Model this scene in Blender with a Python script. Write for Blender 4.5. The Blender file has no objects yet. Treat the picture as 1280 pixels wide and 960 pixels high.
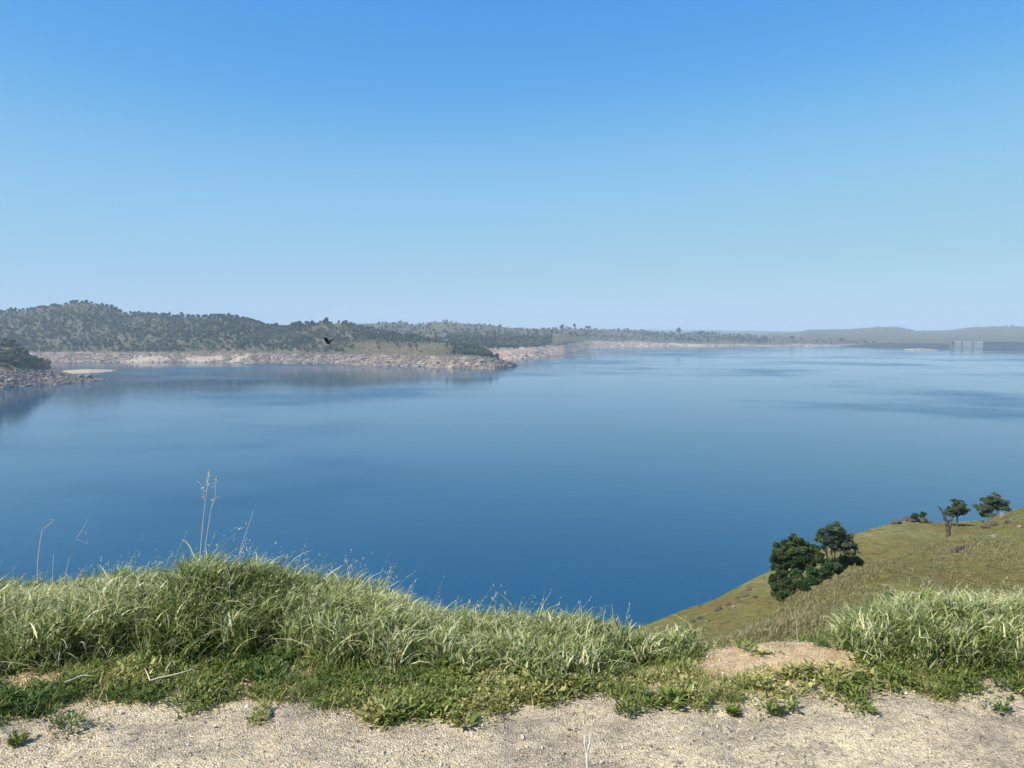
import bpy, bmesh, math, random
import numpy as np
from mathutils import Vector, Matrix

# ------------------------------------------------------------------ camera, sky, sun, exposure
scene = bpy.context.scene
COL = scene.collection
F = 924.4                       # focal length in photo pixels (1280 wide)
PITCH = math.atan2(68.0, F)     # the horizon lies 68 px above the middle
CP, SP = math.cos(PITCH), math.sin(PITCH)
WATER = -92.0                   # the eye is at z = 0, the lake 92 m below
GROUND = -2.2

cam_d = bpy.data.cameras.new('camera')
cam = bpy.data.objects.new('camera', cam_d)
COL.objects.link(cam)
cam_d.sensor_width = 36.0
cam_d.lens = 36.0 * F / 1280.0
cam_d.clip_start = 0.1
cam_d.clip_end = 60000
cam.location = (0, 0, 0)
cam.rotation_euler = (math.pi / 2 - PITCH, 0, 0)
scene.camera = cam

SUN_EL, SUN_AZ = math.radians(48), math.radians(-122)   # azimuth from +Y, positive towards +X
world = bpy.data.worlds.new('World')
scene.world = world
world.use_nodes = True
wn = world.node_tree.nodes
wl = world.node_tree.links
sky = wn.new('ShaderNodeTexSky')
sky.sky_type = 'NISHITA'
sky.sun_disc = False
sky.sun_elevation = SUN_EL
sky.sun_rotation = SUN_AZ
sky.altitude = 200
sky.air_density = 1.0
sky.dust_density = 0.3
sky.ozone_density = 3.0
bg = wn['Background']
bg.inputs['Strength'].default_value = 0.14
hsv = wn.new('ShaderNodeHueSaturation')
hsv.inputs['Saturation'].default_value = 1.30
hsv.inputs['Value'].default_value = 1.30
gam = wn.new('ShaderNodeGamma')
gam.inputs['Gamma'].default_value = 0.62
wl.new(sky.outputs[0], gam.inputs['Color'])
wl.new(gam.outputs[0], hsv.inputs['Color'])
dn = wn.new('ShaderNodeVectorMath'); dn.operation = 'SCALE'; dn.inputs['Scale'].default_value = 0.2
up_ = wn.new('ShaderNodeVectorMath'); up_.operation = 'SCALE'; up_.inputs['Scale'].default_value = 5.0
crv = wn.new('ShaderNodeRGBCurve')          # the camera's tone curve for a clear sky
for ci_, pts_ in enumerate((((0, 0), (.12, .045), (.214, .105), (.345, .275), (.626, .40), (1, .50)),
                            ((0, 0), (.20, .19), (.366, .360), (.538, .565), (.738, .625), (1, .72)),
                            ((0, 0), (.35, .56), (.597, .80), (.752, .855), (.85, .82), (1, .82)))):
    c_ = crv.mapping.curves[ci_]
    c_.points[0].location = pts_[0]; c_.points[1].location = pts_[-1]
    for p_ in pts_[1:-1]: c_.points.new(*p_)
crv.mapping.update()
wl.new(hsv.outputs[0], dn.inputs[0]); wl.new(dn.outputs[0], crv.inputs['Color'])
wl.new(crv.outputs[0], up_.inputs[0]); wl.new(up_.outputs[0], bg.inputs['Color'])

sun_d = bpy.data.lights.new('sun', 'SUN')
sun_d.energy = 4.8
sun_d.angle = math.radians(0.53)
sun_d.color = (1.0, 0.95, 0.87)
sun = bpy.data.objects.new('sun', sun_d)
COL.objects.link(sun)
sdir = Vector((math.sin(SUN_AZ) * math.cos(SUN_EL), math.cos(SUN_AZ) * math.cos(SUN_EL), math.sin(SUN_EL)))
sun.rotation_euler = sdir.to_track_quat('Z', 'Y').to_euler()
sun.location = (-20, -10, 30)

scene.view_settings.view_transform = 'Standard'
scene.view_settings.look = 'None'
scene.view_settings.exposure = 0.5
scene.view_settings.gamma = 1.0
scene.render.engine = 'CYCLES'
scene.cycles.use_denoising = True
scene.cycles.max_bounces = 6
scene.cycles.volume_bounces = 1
scene.cycles.transparent_max_bounces = 4
scene.cycles.sample_clamp_indirect = 4.0

random.seed(4)
RNG = np.random.default_rng(7)

# ------------------------------------------------------------------ helpers
def ray(px, py):
    """photo pixel -> (X/Y, -Z/Y) of its line of sight"""
    v = (480.0 - py) / F
    xh = (px - 640.0) / F
    y = CP + v * SP
    return xh / y, -(-SP + v * CP) / y

def s_of(py):
    return ray(640, py)[1]

def proj(X, Y, Z):
    d = Y * CP - Z * SP
    return 640 + F * X / d, 480 - F * (Y * SP + Z * CP) / d

def at(px, py, Y):
    u, s = ray(px, py)
    return Vector((u * Y, Y, -s * Y))

def _hash(ix, iy, seed):
    h = (ix.astype(np.int64) * 374761393 + iy.astype(np.int64) * 668265263 + seed * 974634777) & 0xffffffff
    h = ((h ^ (h >> 13)) * 1274126177) & 0xffffffff
    h = h ^ (h >> 16)
    return (h & 0xffffff) / float(0xffffff)

def vnoise(x, y, seed=0):
    x = np.asarray(x, float); y = np.asarray(y, float)
    ix = np.floor(x); iy = np.floor(y)
    fx = x - ix; fy = y - iy
    fx = fx * fx * (3 - 2 * fx); fy = fy * fy * (3 - 2 * fy)
    a = _hash(ix, iy, seed); b = _hash(ix + 1, iy, seed)
    c = _hash(ix, iy + 1, seed); d = _hash(ix + 1, iy + 1, seed)
    return (a + (b - a) * fx) * (1 - fy) + (c + (d - c) * fx) * fy

def fbm(x, y, seed=0, octs=4, gain=0.5):
    t = 0; a = 1; n = 0
    for o in range(octs):
        t = t + a * (vnoise(np.asarray(x) * 2 ** o, np.asarray(y) * 2 ** o, seed + o * 17) * 2 - 1)
        n += a; a *= gain
    return t / n

def tag(o, label=None, cat=None, group=None, kind=None):
    if label: o['label'] = label
    if cat: o['category'] = cat
    if group: o['group'] = group
    if kind: o['kind'] = kind
    return o

def link(name, me, mats=(), parent=None):
    for m in mats: me.materials.append(m)
    o = bpy.data.objects.new(name, me)
    COL.objects.link(o)
    if parent: o.parent = parent
    return o

def empty(name, loc):
    o = bpy.data.objects.new(name, None)
    COL.objects.link(o)
    o.location = loc
    o.empty_display_size = 0.3
    return o

def np_mesh(name, V, faces, smooth=False, matidx=None, attrs=None):
    """faces: list of int arrays (n,3) or (n,4)"""
    me = bpy.data.meshes.new(name)
    V = np.ascontiguousarray(V, dtype=np.float32)
    me.vertices.add(len(V)); me.vertices.foreach_set('co', V.ravel())
    loops = np.concatenate([f.ravel() for f in faces]).astype(np.int32)
    tot = np.concatenate([np.full(len(f), f.shape[1], np.int32) for f in faces])
    start = np.concatenate([[0], np.cumsum(tot)[:-1]]).astype(np.int32)
    me.loops.add(len(loops)); me.loops.foreach_set('vertex_index', loops)
    me.polygons.add(len(tot))
    me.polygons.foreach_set('loop_start', start)
    me.polygons.foreach_set('loop_total', tot)
    if matidx is not None: me.polygons.foreach_set('material_index', np.ascontiguousarray(matidx, np.int32))
    me.polygons.foreach_set('use_smooth', np.full(len(tot), smooth, bool))
    for k, a in (attrs or {}).items():
        at_ = me.attributes.new(k, 'FLOAT', 'POINT')
        at_.data.foreach_set('value', np.ascontiguousarray(a, np.float32))
    me.update(calc_edges=True)
    me.validate()
    return me

def grid_faces(nu, nt):
    i = np.arange(nu - 1)[:, None] * nt + np.arange(nt - 1)[None, :]
    i = i.ravel()
    return np.stack([i, i + nt, i + nt + 1, i + 1], 1)

class NT:
    """small wrapper that builds a procedural material"""
    def __init__(self, name, rough=0.9, spec=0.25):
        self.m = bpy.data.materials.new(name)
        self.m.use_nodes = True
        self.t = self.m.node_tree
        self.b = self.t.nodes['Principled BSDF']
        self.b.inputs['Roughness'].default_value = rough
        self.b.inputs['Specular IOR Level'].default_value = spec
        self.out = self.t.nodes['Material Output']
    def n(self, typ, **kw):
        nd = self.t.nodes.new(typ)
        for k, v in kw.items(): setattr(nd, k, v)
        return nd
    def l(self, a, b): self.t.links.new(a, b)
    def pos(self):
        if not hasattr(self, '_p'): self._p = self.n('ShaderNodeNewGeometry')
        return self._p.outputs['Position']
    def mapped(self, scale, src=None):
        mp = self.n('ShaderNodeMapping'); mp.inputs['Scale'].default_value = scale
        self.l(src or self.pos(), mp.inputs['Vector'])
        return mp.outputs[0]
    def noise(self, scale, detail=4, rough=0.55, src=None):
        nd = self.n('ShaderNodeTexNoise')
        nd.inputs['Scale'].default_value = scale
        nd.inputs['Detail'].default_value = detail
        nd.inputs['Roughness'].default_value = rough
        self.l(src or self.pos(), nd.inputs['Vector'])
        return nd.outputs['Fac']
    def voro(self, scale, out='Distance', feature='F1', src=None):
        nd = self.n('ShaderNodeTexVoronoi', feature=feature)
        nd.inputs['Scale'].default_value = scale
        self.l(src or self.pos(), nd.inputs['Vector'])
        return nd.outputs[out]
    def ramp(self, fac, stops, interp='LINEAR'):
        r = self.n('ShaderNodeValToRGB'); cr = r.color_ramp; cr.interpolation = interp
        while len(cr.elements) < len(stops): cr.elements.new(0.5)
        for e, (p, c) in zip(cr.elements, stops):
            e.position = p
            e.color = (*c, 1) if len(c) == 3 else c
        self.l(fac, r.inputs['Fac'])
        return r.outputs['Color']
    def rampf(self, fac, a, b):
        return self.ramp(fac, [(a, (0, 0, 0)), (b, (1, 1, 1))])
    def mix(self, fac, a, b, mode='MIX'):
        nd = self.n('ShaderNodeMix', data_type='RGBA', blend_type=mode)
        if isinstance(fac, (int, float)): nd.inputs['Factor'].default_value = fac
        else: self.l(fac, nd.inputs['Factor'])
        for v, s in ((a, nd.inputs[6]), (b, nd.inputs[7])):
            if isinstance(v, tuple): s.default_value = (*v, 1)
            else: self.l(v, s)
        return nd.outputs[2]
    def math(self, op, a, b=0.0, c=None):
        nd = self.n('ShaderNodeMath', operation=op)
        for v, s in ((a, nd.inputs[0]), (b, nd.inputs[1])):
            if isinstance(v, (int, float)): s.default_value = v
            else: self.l(v, s)
        return nd.outputs[0]
    def attr(self, name):
        nd = self.n('ShaderNodeAttribute', attribute_name=name)
        return nd.outputs['Fac']
    def color(self, c):
        if isinstance(c, tuple): self.b.inputs['Base Color'].default_value = (*c, 1)
        else: self.l(c, self.b.inputs['Base Color'])
        return self
    def bump(self, h, strength=0.5, dist=0.1):
        nd = self.n('ShaderNodeBump')
        nd.inputs['Strength'].default_value = strength
        nd.inputs['Distance'].default_value = dist
        self.l(h, nd.inputs['Height']); self.l(nd.outputs[0], self.b.inputs['Normal'])
        return self
    def z(self):
        sp = self.n('ShaderNodeSeparateXYZ'); self.l(self.pos(), sp.inputs[0])
        return sp.outputs['Z']

# ------------------------------------------------------------------ materials
def mat_water():
    m = NT('lake_water', 0.09, 0.5)
    m.b.inputs['IOR'].default_value = 1.33
    m.color((0.008, 0.058, 0.108))
    # wind patches: long streaks where the surface is rougher
    big = m.noise(1.0, 4, 0.55, m.mapped((0.0022, 0.0028, 1)))
    r = m.ramp(big, [(0.46, (0.08, 0.08, 0.08)), (0.56, (0.14, 0.14, 0.14)), (0.68, (0.30, 0.30, 0.30))])
    m.l(r, m.b.inputs['Roughness'])
    n1 = m.noise(1.0, 3, 0.6, m.mapped((0.5, 1.1, 1)))
    n2 = m.noise(1.0, 2, 0.5, m.mapped((0.05, 0.12, 1)))
    h = m.math('ADD', m.math('MULTIPLY', n1, 0.10), m.math('MULTIPLY', n2, 0.5))
    m.bump(h, 0.36, 0.35)
    return m.m

def mat_foreground():
    m = NT('dry_gravel_ground', 0.95, 0.15)
    big = m.noise(1.1, 5, 0.6)
    base = m.ramp(big, [(0.34, (0.37, 0.30, 0.21)), (0.46, (0.48, 0.395, 0.265)), (0.60, (0.58, 0.48, 0.31))])
    grit = m.voro(85, 'Color')
    sepc = m.n('ShaderNodeSeparateColor'); m.l(grit, sepc.inputs[0])
    g = m.ramp(sepc.outputs[0], [(0.0, (0.42, 0.42, 0.43)), (0.25, (0.72, 0.70, 0.70)), (0.6, (1.0, 0.98, 0.95)), (1.0, (1.35, 1.33, 1.28))])
    c = m.mix(0.6, base, g, 'MULTIPLY')
    fine = m.noise(32, 4, 0.75)
    f = m.ramp(fine, [(0.34, (0.50, 0.50, 0.52)), (0.5, (1, 1, 1)), (0.70, (1.25, 1.22, 1.15))])
    c = m.mix(0.65, c, f, 'MULTIPLY')
    mid = m.noise(7, 4, 0.65, m.mapped((0.5, 1.0, 1)))
    f2 = m.ramp(mid, [(0.36, (0.58, 0.58, 0.62)), (0.52, (1, 1, 1)), (0.7, (1.12, 1.1, 1.02))])
    c = m.mix(0.75, c, f2, 'MULTIPLY')
    # bare earth beyond the gravel is browner
    soil = m.attr('soil')
    soilc = m.ramp(m.noise(9, 4, 0.6), [(0.3, (0.37, 0.255, 0.135)), (0.6, (0.54, 0.395, 0.225)), (0.8, (0.62, 0.49, 0.31))])
    soilc = m.mix(0.6, soilc, f, 'MULTIPLY')
    c = m.mix(soil, c, soilc)
    m.color(c)
    h = m.math('ADD', m.math('MULTIPLY', fine, 0.6), m.math('MULTIPLY', m.voro(85), 0.7))
    m.bump(h, 0.9, 0.015)
    return m.m

def mat_hillside():
    m = NT('dry_hillside_turf', 0.95, 0.1)
    a = m.noise(0.055, 5, 0.6)
    c = m.ramp(a, [(0.30, (0.165, 0.118, 0.040)), (0.46, (0.145, 0.130, 0.038)), (0.60, (0.175, 0.158, 0.055)), (0.75, (0.205, 0.180, 0.080))])
    b = m.noise(0.9, 5, 0.7)
    c = m.mix(0.9, c, m.ramp(b, [(0.34, (0.48, 0.54, 0.46)), (0.5, (1, 1, 1)), (0.66, (1.45, 1.4, 1.4))]), 'MULTIPLY')
    red = m.rampf(m.noise(0.12, 4, 0.6), 0.55, 0.68)
    c = m.mix(m.math('MULTIPLY', red, 0.6), c, (0.19, 0.12, 0.055))
    pale = m.rampf(m.noise(0.35, 5, 0.7), 0.56, 0.66)
    c = m.mix(m.math('MULTIPLY', pale, 0.55), c, (0.17, 0.16, 0.09))
    m.color(c)
    m.bump(m.noise(2.2, 5, 0.7), 0.7, 0.35)
    return m.m

def mat_shore(name, top, dark=1.0, warm=0.0, taper=False):
    """far terrain: pale drawdown band of rock below height `top`, turf above it"""
    m = NT(name, 0.95, 0.1)
    z = m.z()
    wob = m.math('MULTIPLY', m.math('SUBTRACT', m.noise(0.012, 4, 0.6), 0.5), 14.0)
    zz = m.math('ADD', z, wob)
    if taper:                       # the bleached band thins out towards the low spit
        sx = m.n('ShaderNodeSeparateXYZ'); m.l(m.pos(), sx.inputs[0])
        mr = m.n('ShaderNodeMapRange'); m.l(sx.outputs['X'], mr.inputs['Value'])
        mr.inputs['From Min'].default_value = 420; mr.inputs['From Max'].default_value = 1250
        mr.inputs['To Min'].default_value = 0; mr.inputs['To Max'].default_value = 24
        wob2 = m.math('MULTIPLY', m.math('SUBTRACT', m.noise(0.004, 3, 0.6), 0.5), 26.0)
        zz = m.math('ADD', m.math('ADD', zz, mr.outputs[0]), wob2)
    ring = m.n('ShaderNodeMapRange'); m.l(zz, ring.inputs['Value'])
    ring.inputs['From Min'].default_value = top - 2.5; ring.inputs['From Max'].default_value = top + 2.5
    ring.inputs['To Min'].default_value = 1; ring.inputs['To Max'].default_value = 0
    turf = m.ramp(m.noise(0.006, 5, 0.65), [(0.3, (0.070, 0.072, 0.034)), (0.5, (0.105, 0.094, 0.050)), (0.7, (0.155, 0.120, 0.076))])
    turf = m.mix(0.8, turf, m.ramp(m.noise(0.05, 4, 0.7), [(0.3, (0.6, 0.65, 0.6)), (0.7, (1.3, 1.25, 1.25))]), 'MULTIPLY')
    rk = m.noise(0.045, 5, 0.75)
    rock = m.ramp(rk, [(0.34, (0.06, 0.05, 0.046)), (0.45, (0.15, 0.12, 0.10)), (0.56, (0.27, 0.215, 0.16)), (0.70, (0.46, 0.38, 0.29))])
    cells = m.voro(0.16, 'Color')
    sc_ = m.n('ShaderNodeSeparateColor'); m.l(cells, sc_.inputs[0])
    rock = m.mix(0.8, rock, m.ramp(sc_.outputs[0], [(0, (0.5, 0.5, 0.52)), (0.5, (0.95, 0.93, 0.92)), (1, (1.35, 1.3, 1.25))]), 'MULTIPLY')
    orange = m.rampf(m.noise(0.008, 3, 0.5), 0.52 - 0.10 * warm, 0.66)
    rock = m.mix(m.math('MULTIPLY', orange, 0.34), rock, (0.42, 0.28, 0.18))
    if dark != 1.0: rock = m.mix(1.0, rock, (dark, dark, dark), 'MULTIPLY')
    c = m.mix(ring.outputs[0], turf, rock)

    m.color(c)
    m.bump(m.voro(0.12), 0.8, 3.0)
    return m.m

def mat_leaf(name, c0, c1, c2, transl=0.25, rough=0.6):
    """foliage, varied by the 'tint' attribute and by leaf"""
    m = NT(name, rough, 0.2)
    t = m.attr('tint')
    c = m.ramp(t, [(0.0, c0), (0.5, c1), (1.0, c2)])
    isl = m.n('ShaderNodeNewGeometry').outputs['Random Per Island']
    c = m.mix(0.8, c, m.ramp(isl, [(0.0, (0.6, 0.62, 0.6)), (0.5, (1, 1, 1)), (1.0, (1.45, 1.4, 1.35))]), 'MULTIPLY')
    m.color(c)
    tr = m.n('ShaderNodeBsdfTranslucent'); m.l(c, tr.inputs['Color'])
    mx = m.n('ShaderNodeMixShader'); mx.inputs[0].default_value = transl
    m.l(m.b.outputs[0], mx.inputs[1]); m.l(tr.outputs[0], mx.inputs[2])
    m.l(mx.outputs[0], m.out.inputs['Surface'])
    return m.m

def mat_simple(name, c0, c1, scale=3.0, rough=0.9, bump=0.5, bd=0.05, spec=0.2):
    m = NT(name, rough, spec)
    nz = m.noise(scale, 5, 0.7)
    m.color(m.ramp(nz, [(0.3, c0), (0.7, c1)]))
    if bump: m.bump(nz, bump, bd)
    return m.m

M = {}
M['water'] = mat_water()
M['fore'] = mat_foreground()
M['hill'] = mat_hillside()
M['oak_far'] = mat_leaf('far_oak_foliage', (0.018, 0.034, 0.014), (0.068, 0.096, 0.032), (0.170, 0.165, 0.100), 0.15)
M['bark_far'] = mat_simple('far_bark', (0.06, 0.05, 0.04), (0.13, 0.11, 0.09), 2)
M['oak'] = mat_leaf('evergreen_oak_foliage', (0.024, 0.050, 0.014), (0.050, 0.088, 0.024), (0.095, 0.135, 0.045), 0.28)
M['blueoak'] = mat_leaf('grey_oak_foliage', (0.050, 0.080, 0.038), (0.095, 0.130, 0.066), (0.16, 0.19, 0.12), 0.3)
M['bark'] = mat_simple('oak_bark', (0.045, 0.036, 0.028), (0.15, 0.125, 0.10), 5, bd=0.04)
M['deadwood'] = mat_simple('weathered_deadwood', (0.014, 0.012, 0.011), (0.14, 0.12, 0.105), 1.6, bd=0.05)
M['rock'] = mat_simple('brown_outcrop_rock', (0.035, 0.028, 0.023), (0.13, 0.10, 0.08), 1.6, bump=0.9, bd=0.15)
M['palerock'] = mat_simple('pale_granite', (0.13, 0.11, 0.09), (0.26, 0.23, 0.19), 2.0, bump=0.7, bd=0.1)
M['greyrock'] = mat_simple('far_shore_rock', (0.075, 0.062, 0.055), (0.30, 0.25, 0.20), 0.12, bump=0.6, bd=0.6)
M['sand'] = mat_simple('pale_sand', (0.30, 0.235, 0.165), (0.46, 0.37, 0.265), 0.05, bump=0.2, bd=0.3)
M['blade'] = mat_leaf('green_grass_blades', (0.080, 0.120, 0.022), (0.260, 0.300, 0.088), (0.68, 0.65, 0.38), 0.36, 0.5)
M['weed'] = mat_leaf('low_weed_leaves', (0.070, 0.118, 0.024), (0.175, 0.215, 0.046), (0.48, 0.42, 0.17), 0.30, 0.5)
M['tuft'] = mat_leaf('hillside_grass_tufts', (0.10, 0.100, 0.034), (0.175, 0.160, 0.066), (0.30, 0.27, 0.15), 0.25, 0.8)
M['straw'] = mat_simple('bleached_stalk', (0.38, 0.36, 0.30), (0.62, 0.58, 0.51), 40, bump=0)
M['twig'] = mat_simple('dry_twig', (0.42, 0.33, 0.21), (0.68, 0.58, 0.42), 30, bump=0.2, bd=0.004)
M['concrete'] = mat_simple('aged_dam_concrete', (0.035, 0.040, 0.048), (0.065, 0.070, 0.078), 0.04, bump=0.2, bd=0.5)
M['pier'] = mat_simple('pale_pier_concrete', (0.11, 0.115, 0.12), (0.18, 0.18, 0.18), 0.1, bump=0.1, bd=0.3)
M['gatewhite'] = mat_simple('pale_gate_steel', (0.11, 0.12, 0.13), (0.22, 0.23, 0.24), 0.25, 0.6, bump=0)
M['gate'] = mat_simple('painted_gate_steel', (0.16, 0.17, 0.18), (0.24, 0.25, 0.26), 0.3, 0.6, bump=0)
M['white'] = mat_simple('white_paint', (0.72, 0.72, 0.70), (0.82, 0.82, 0.80), 1, 0.5, bump=0)
M['dark'] = mat_simple('dark_hull_paint', (0.02, 0.025, 0.035), (0.05, 0.055, 0.07), 1, 0.5, bump=0)
M['glass'] = mat_simple('tinted_windscreen', (0.02, 0.03, 0.04), (0.04, 0.05, 0.06), 1, 0.15, bump=0, spec=0.5)
M['feather'] = mat_simple('black_feathers', (0.006, 0.006, 0.007), (0.016, 0.015, 0.017), 60, 0.6, bump=0.3, bd=0.004)
M['steel'] = mat_simple('galvanised_steel', (0.30, 0.31, 0.32), (0.42, 0.43, 0.44), 1, 0.5, bump=0)
M['pebble'] = mat_leaf('loose_pebbles', (0.16, 0.14, 0.125), (0.40, 0.34, 0.26), (0.62, 0.56, 0.46), 0.0, 0.9)
M['redroof'] = mat_simple('weathered_tin_roof', (0.20, 0.17, 0.15), (0.32, 0.27, 0.24), 0.4, bump=0)
M['shore_leaf'] = mat_leaf('shoreline_shrub', (0.03, 0.05, 0.02), (0.05, 0.08, 0.03), (0.09, 0.10, 0.05), 0.1)

# ------------------------------------------------------------------ the foreground ground
PXK = np.array([-400, 0, 150, 300, 420, 500, 560, 700, 780, 850, 900, 1060, 1100, 1180, 1280, 1700])
CRK = np.array([5.9, 5.8, 5.75, 5.75, 5.65, 5.5, 5.25, 5.15, 4.95, 4.95, 5.12, 5.18, 5.35, 5.5, 5.55, 5.6])
UK = (PXK - 640) / F / 0.985
def crest(u): return np.interp(u, UK, CRK)
def px_of(X, Y, Z=GROUND):
    return proj(X, Y, Z)[0]

def gh(X, Y):
    X = np.asarray(X, float); Y = np.asarray(Y, float)
    c = crest(X / np.maximum(Y, 2.5)) + 0.10 * fbm(X * 1.3, Y * 0 + 3, 5, 2)
    over = Y - c
    w = 0.22
    drop = w * np.logaddexp(0, over / w) * 0.72
    z = GROUND + 0.035 * fbm(X * 0.9, Y * 0.9, 11, 3) * np.clip((Y - 3.4), 0, 1) + 0.012 * fbm(X * 5, Y * 5, 12, 3) - drop
    z = z + 0.06 * np.exp(-((X - 1.95) / 0.8) ** 2 - ((Y - 5.0) / 0.35) ** 2)
    return z

def edge_y(px):
    """photo row where the low green growth gives way to bare gravel"""
    return np.interp(px, [-200, 0, 60, 130, 200, 300, 400, 480, 560, 640, 700, 780, 840, 900, 960, 1060, 1150, 1280, 1500],
                     [914, 914, 914, 896, 888, 884, 884, 895, 890, 882, 872, 870, 874, 876, 876, 872, 872, 876, 876])

def lines(parts):
    out = []
    for a, b, st in parts:
        out.append(np.arange(a, b - 1e-6, st))
    out.append(np.array([parts[-1][1]]))
    return np.concatenate(out)

xs = lines([(-60, -12, 4), (-12, -6.4, 0.4), (-6.4, 6.4, 0.03), (6.4, 12, 0.4), (12, 60, 4)])
ys = lines([(-40, -4, 3), (-4, 2.6, 0.3), (2.6, 6.6, 0.03), (6.6, 8.6, 0.2)])
GX, GY = np.meshgrid(xs, ys, indexing='ij')
GZ = gh(GX, GY)
dens = (np.abs(GX) < 6.4) & (GY > 2.6) & (GY < 6.6)
GZ = GZ + np.where(dens, 0.010 * fbm(GX * 14, GY * 14, 21, 3, 0.65), 0)
gpx, gpy = proj(GX, np.maximum(GY, 2.0), GZ)
soil = np.clip((edge_y(gpx) - 6 + 22 * fbm(GX * 3, GY * 3, 8, 3) - gpy) / 22.0, 0, 1) * (GY > 2.2)
me = np_mesh('ground', np.stack([GX, GY, GZ], -1).reshape(-1, 3), [grid_faces(len(xs), len(ys))], True, attrs={'soil': soil.ravel()})
tag(link('ground', me, [M['fore']]), kind='structure')

# ------------------------------------------------------------------ swept terrain from knots
class Surf:
    def __init__(self, cols, n_u, sub, u0=None, u1=None, noise=None, smooth=2):
        """cols: list of (px, [(kind, value, Y), ...]); kind 'p' = photo row, 'z' = height"""
        K = len(cols[0][1]); C = len(cols)
        U = np.zeros((K, C)); YY = np.zeros((K, C)); ZZ = np.zeros((K, C))
        for j, (px, kn) in enumerate(cols):
            for k, (kind, v, Y) in enumerate(kn):
                if kind == 'p':
                    u, s = ray(px, v); z = -s * Y
                else:
                    z = v; u = (px - 640) / F * (CP - z / Y * SP)
                U[k, j], YY[k, j], ZZ[k, j] = u, Y, z
        u0 = U[:, 0].max() if u0 is None else u0
        u1 = U[:, -1].min() if u1 is None else u1
        self.u = np.linspace(u0, u1, n_u)
        Yk = np.stack([np.interp(self.u, U[k], YY[k]) for k in range(K)])
        Zk = np.stack([np.interp(self.u, U[k], ZZ[k]) for k in range(K)])
        t = []
        for k in range(K - 1): t.append(k + np.arange(sub[k]) / sub[k])
        self.t = np.concatenate(t + [[K - 1]])
        i0 = np.minimum(self.t.astype(int), K - 2); f = (self.t - i0)[:, None]
        Y = Yk[i0] * (1 - f) + Yk[i0 + 1] * f
        Z = Zk[i0] * (1 - f) + Zk[i0 + 1] * f
        for _ in range(smooth):
            for A in (Y, Z):
                A[1:-1] = 0.25 * A[:-2] + 0.5 * A[1:-1] + 0.25 * A[2:]
                A[:, 1:-1] = 0.25 * A[:, :-2] + 0.5 * A[:, 1:-1] + 0.25 * A[:, 2:]
        self.Y = Y.T.copy(); self.Z = Z.T.copy()
        self.X = self.u[:, None] * self.Y
        if noise is not None: self.Z = self.Z + noise(self.X, self.Y, self.Z, self.t[None, :])
    def build(self, name, mat, label=None):
        me = np_mesh(name, np.stack([self.X, self.Y, self.Z], -1).reshape(-1, 3), [grid_faces(*self.X.shape)], True)
        return tag(link(name, me, [mat]), kind='structure')
    def sample(self, u, t):
        """positions for arrays of u and knot parameter t"""
        fi = np.clip((u - self.u[0]) / (self.u[1] - self.u[0]), 0, len(self.u) - 1.001)
        fj = np.clip(np.interp(t, self.t, np.arange(len(self.t))), 0, len(self.t) - 1.001)
        i = fi.astype(int); j = fj.astype(int); a = fi - i; b = fj - j
        out = []
        for A in (self.X, self.Y, self.Z):
            out.append((A[i, j] * (1 - a) + A[i + 1, j] * a) * (1 - b) + (A[i, j + 1] * (1 - a) + A[i + 1, j + 1] * a) * b)
        return out
    def hit(self, px, py, ymin=0.0):
        """nearest point of the surface seen at a photo pixel"""
        u = ray(px, py)[0]
        tt = np.linspace(self.t[0], self.t[-1], 3000)
        X, Y, Z = self.sample(np.full(3000, u), tt)
        qy = proj(X, Y, Z)[1]
        ok = (qy <= py) & (Y > ymin)
        k = int(np.argmax(ok)) if ok.any() else int(np.argmin(np.where(Y > ymin, np.abs(qy - py), 1e9)))
        return Vector((X[k], Y[k], Z[k]))

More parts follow.
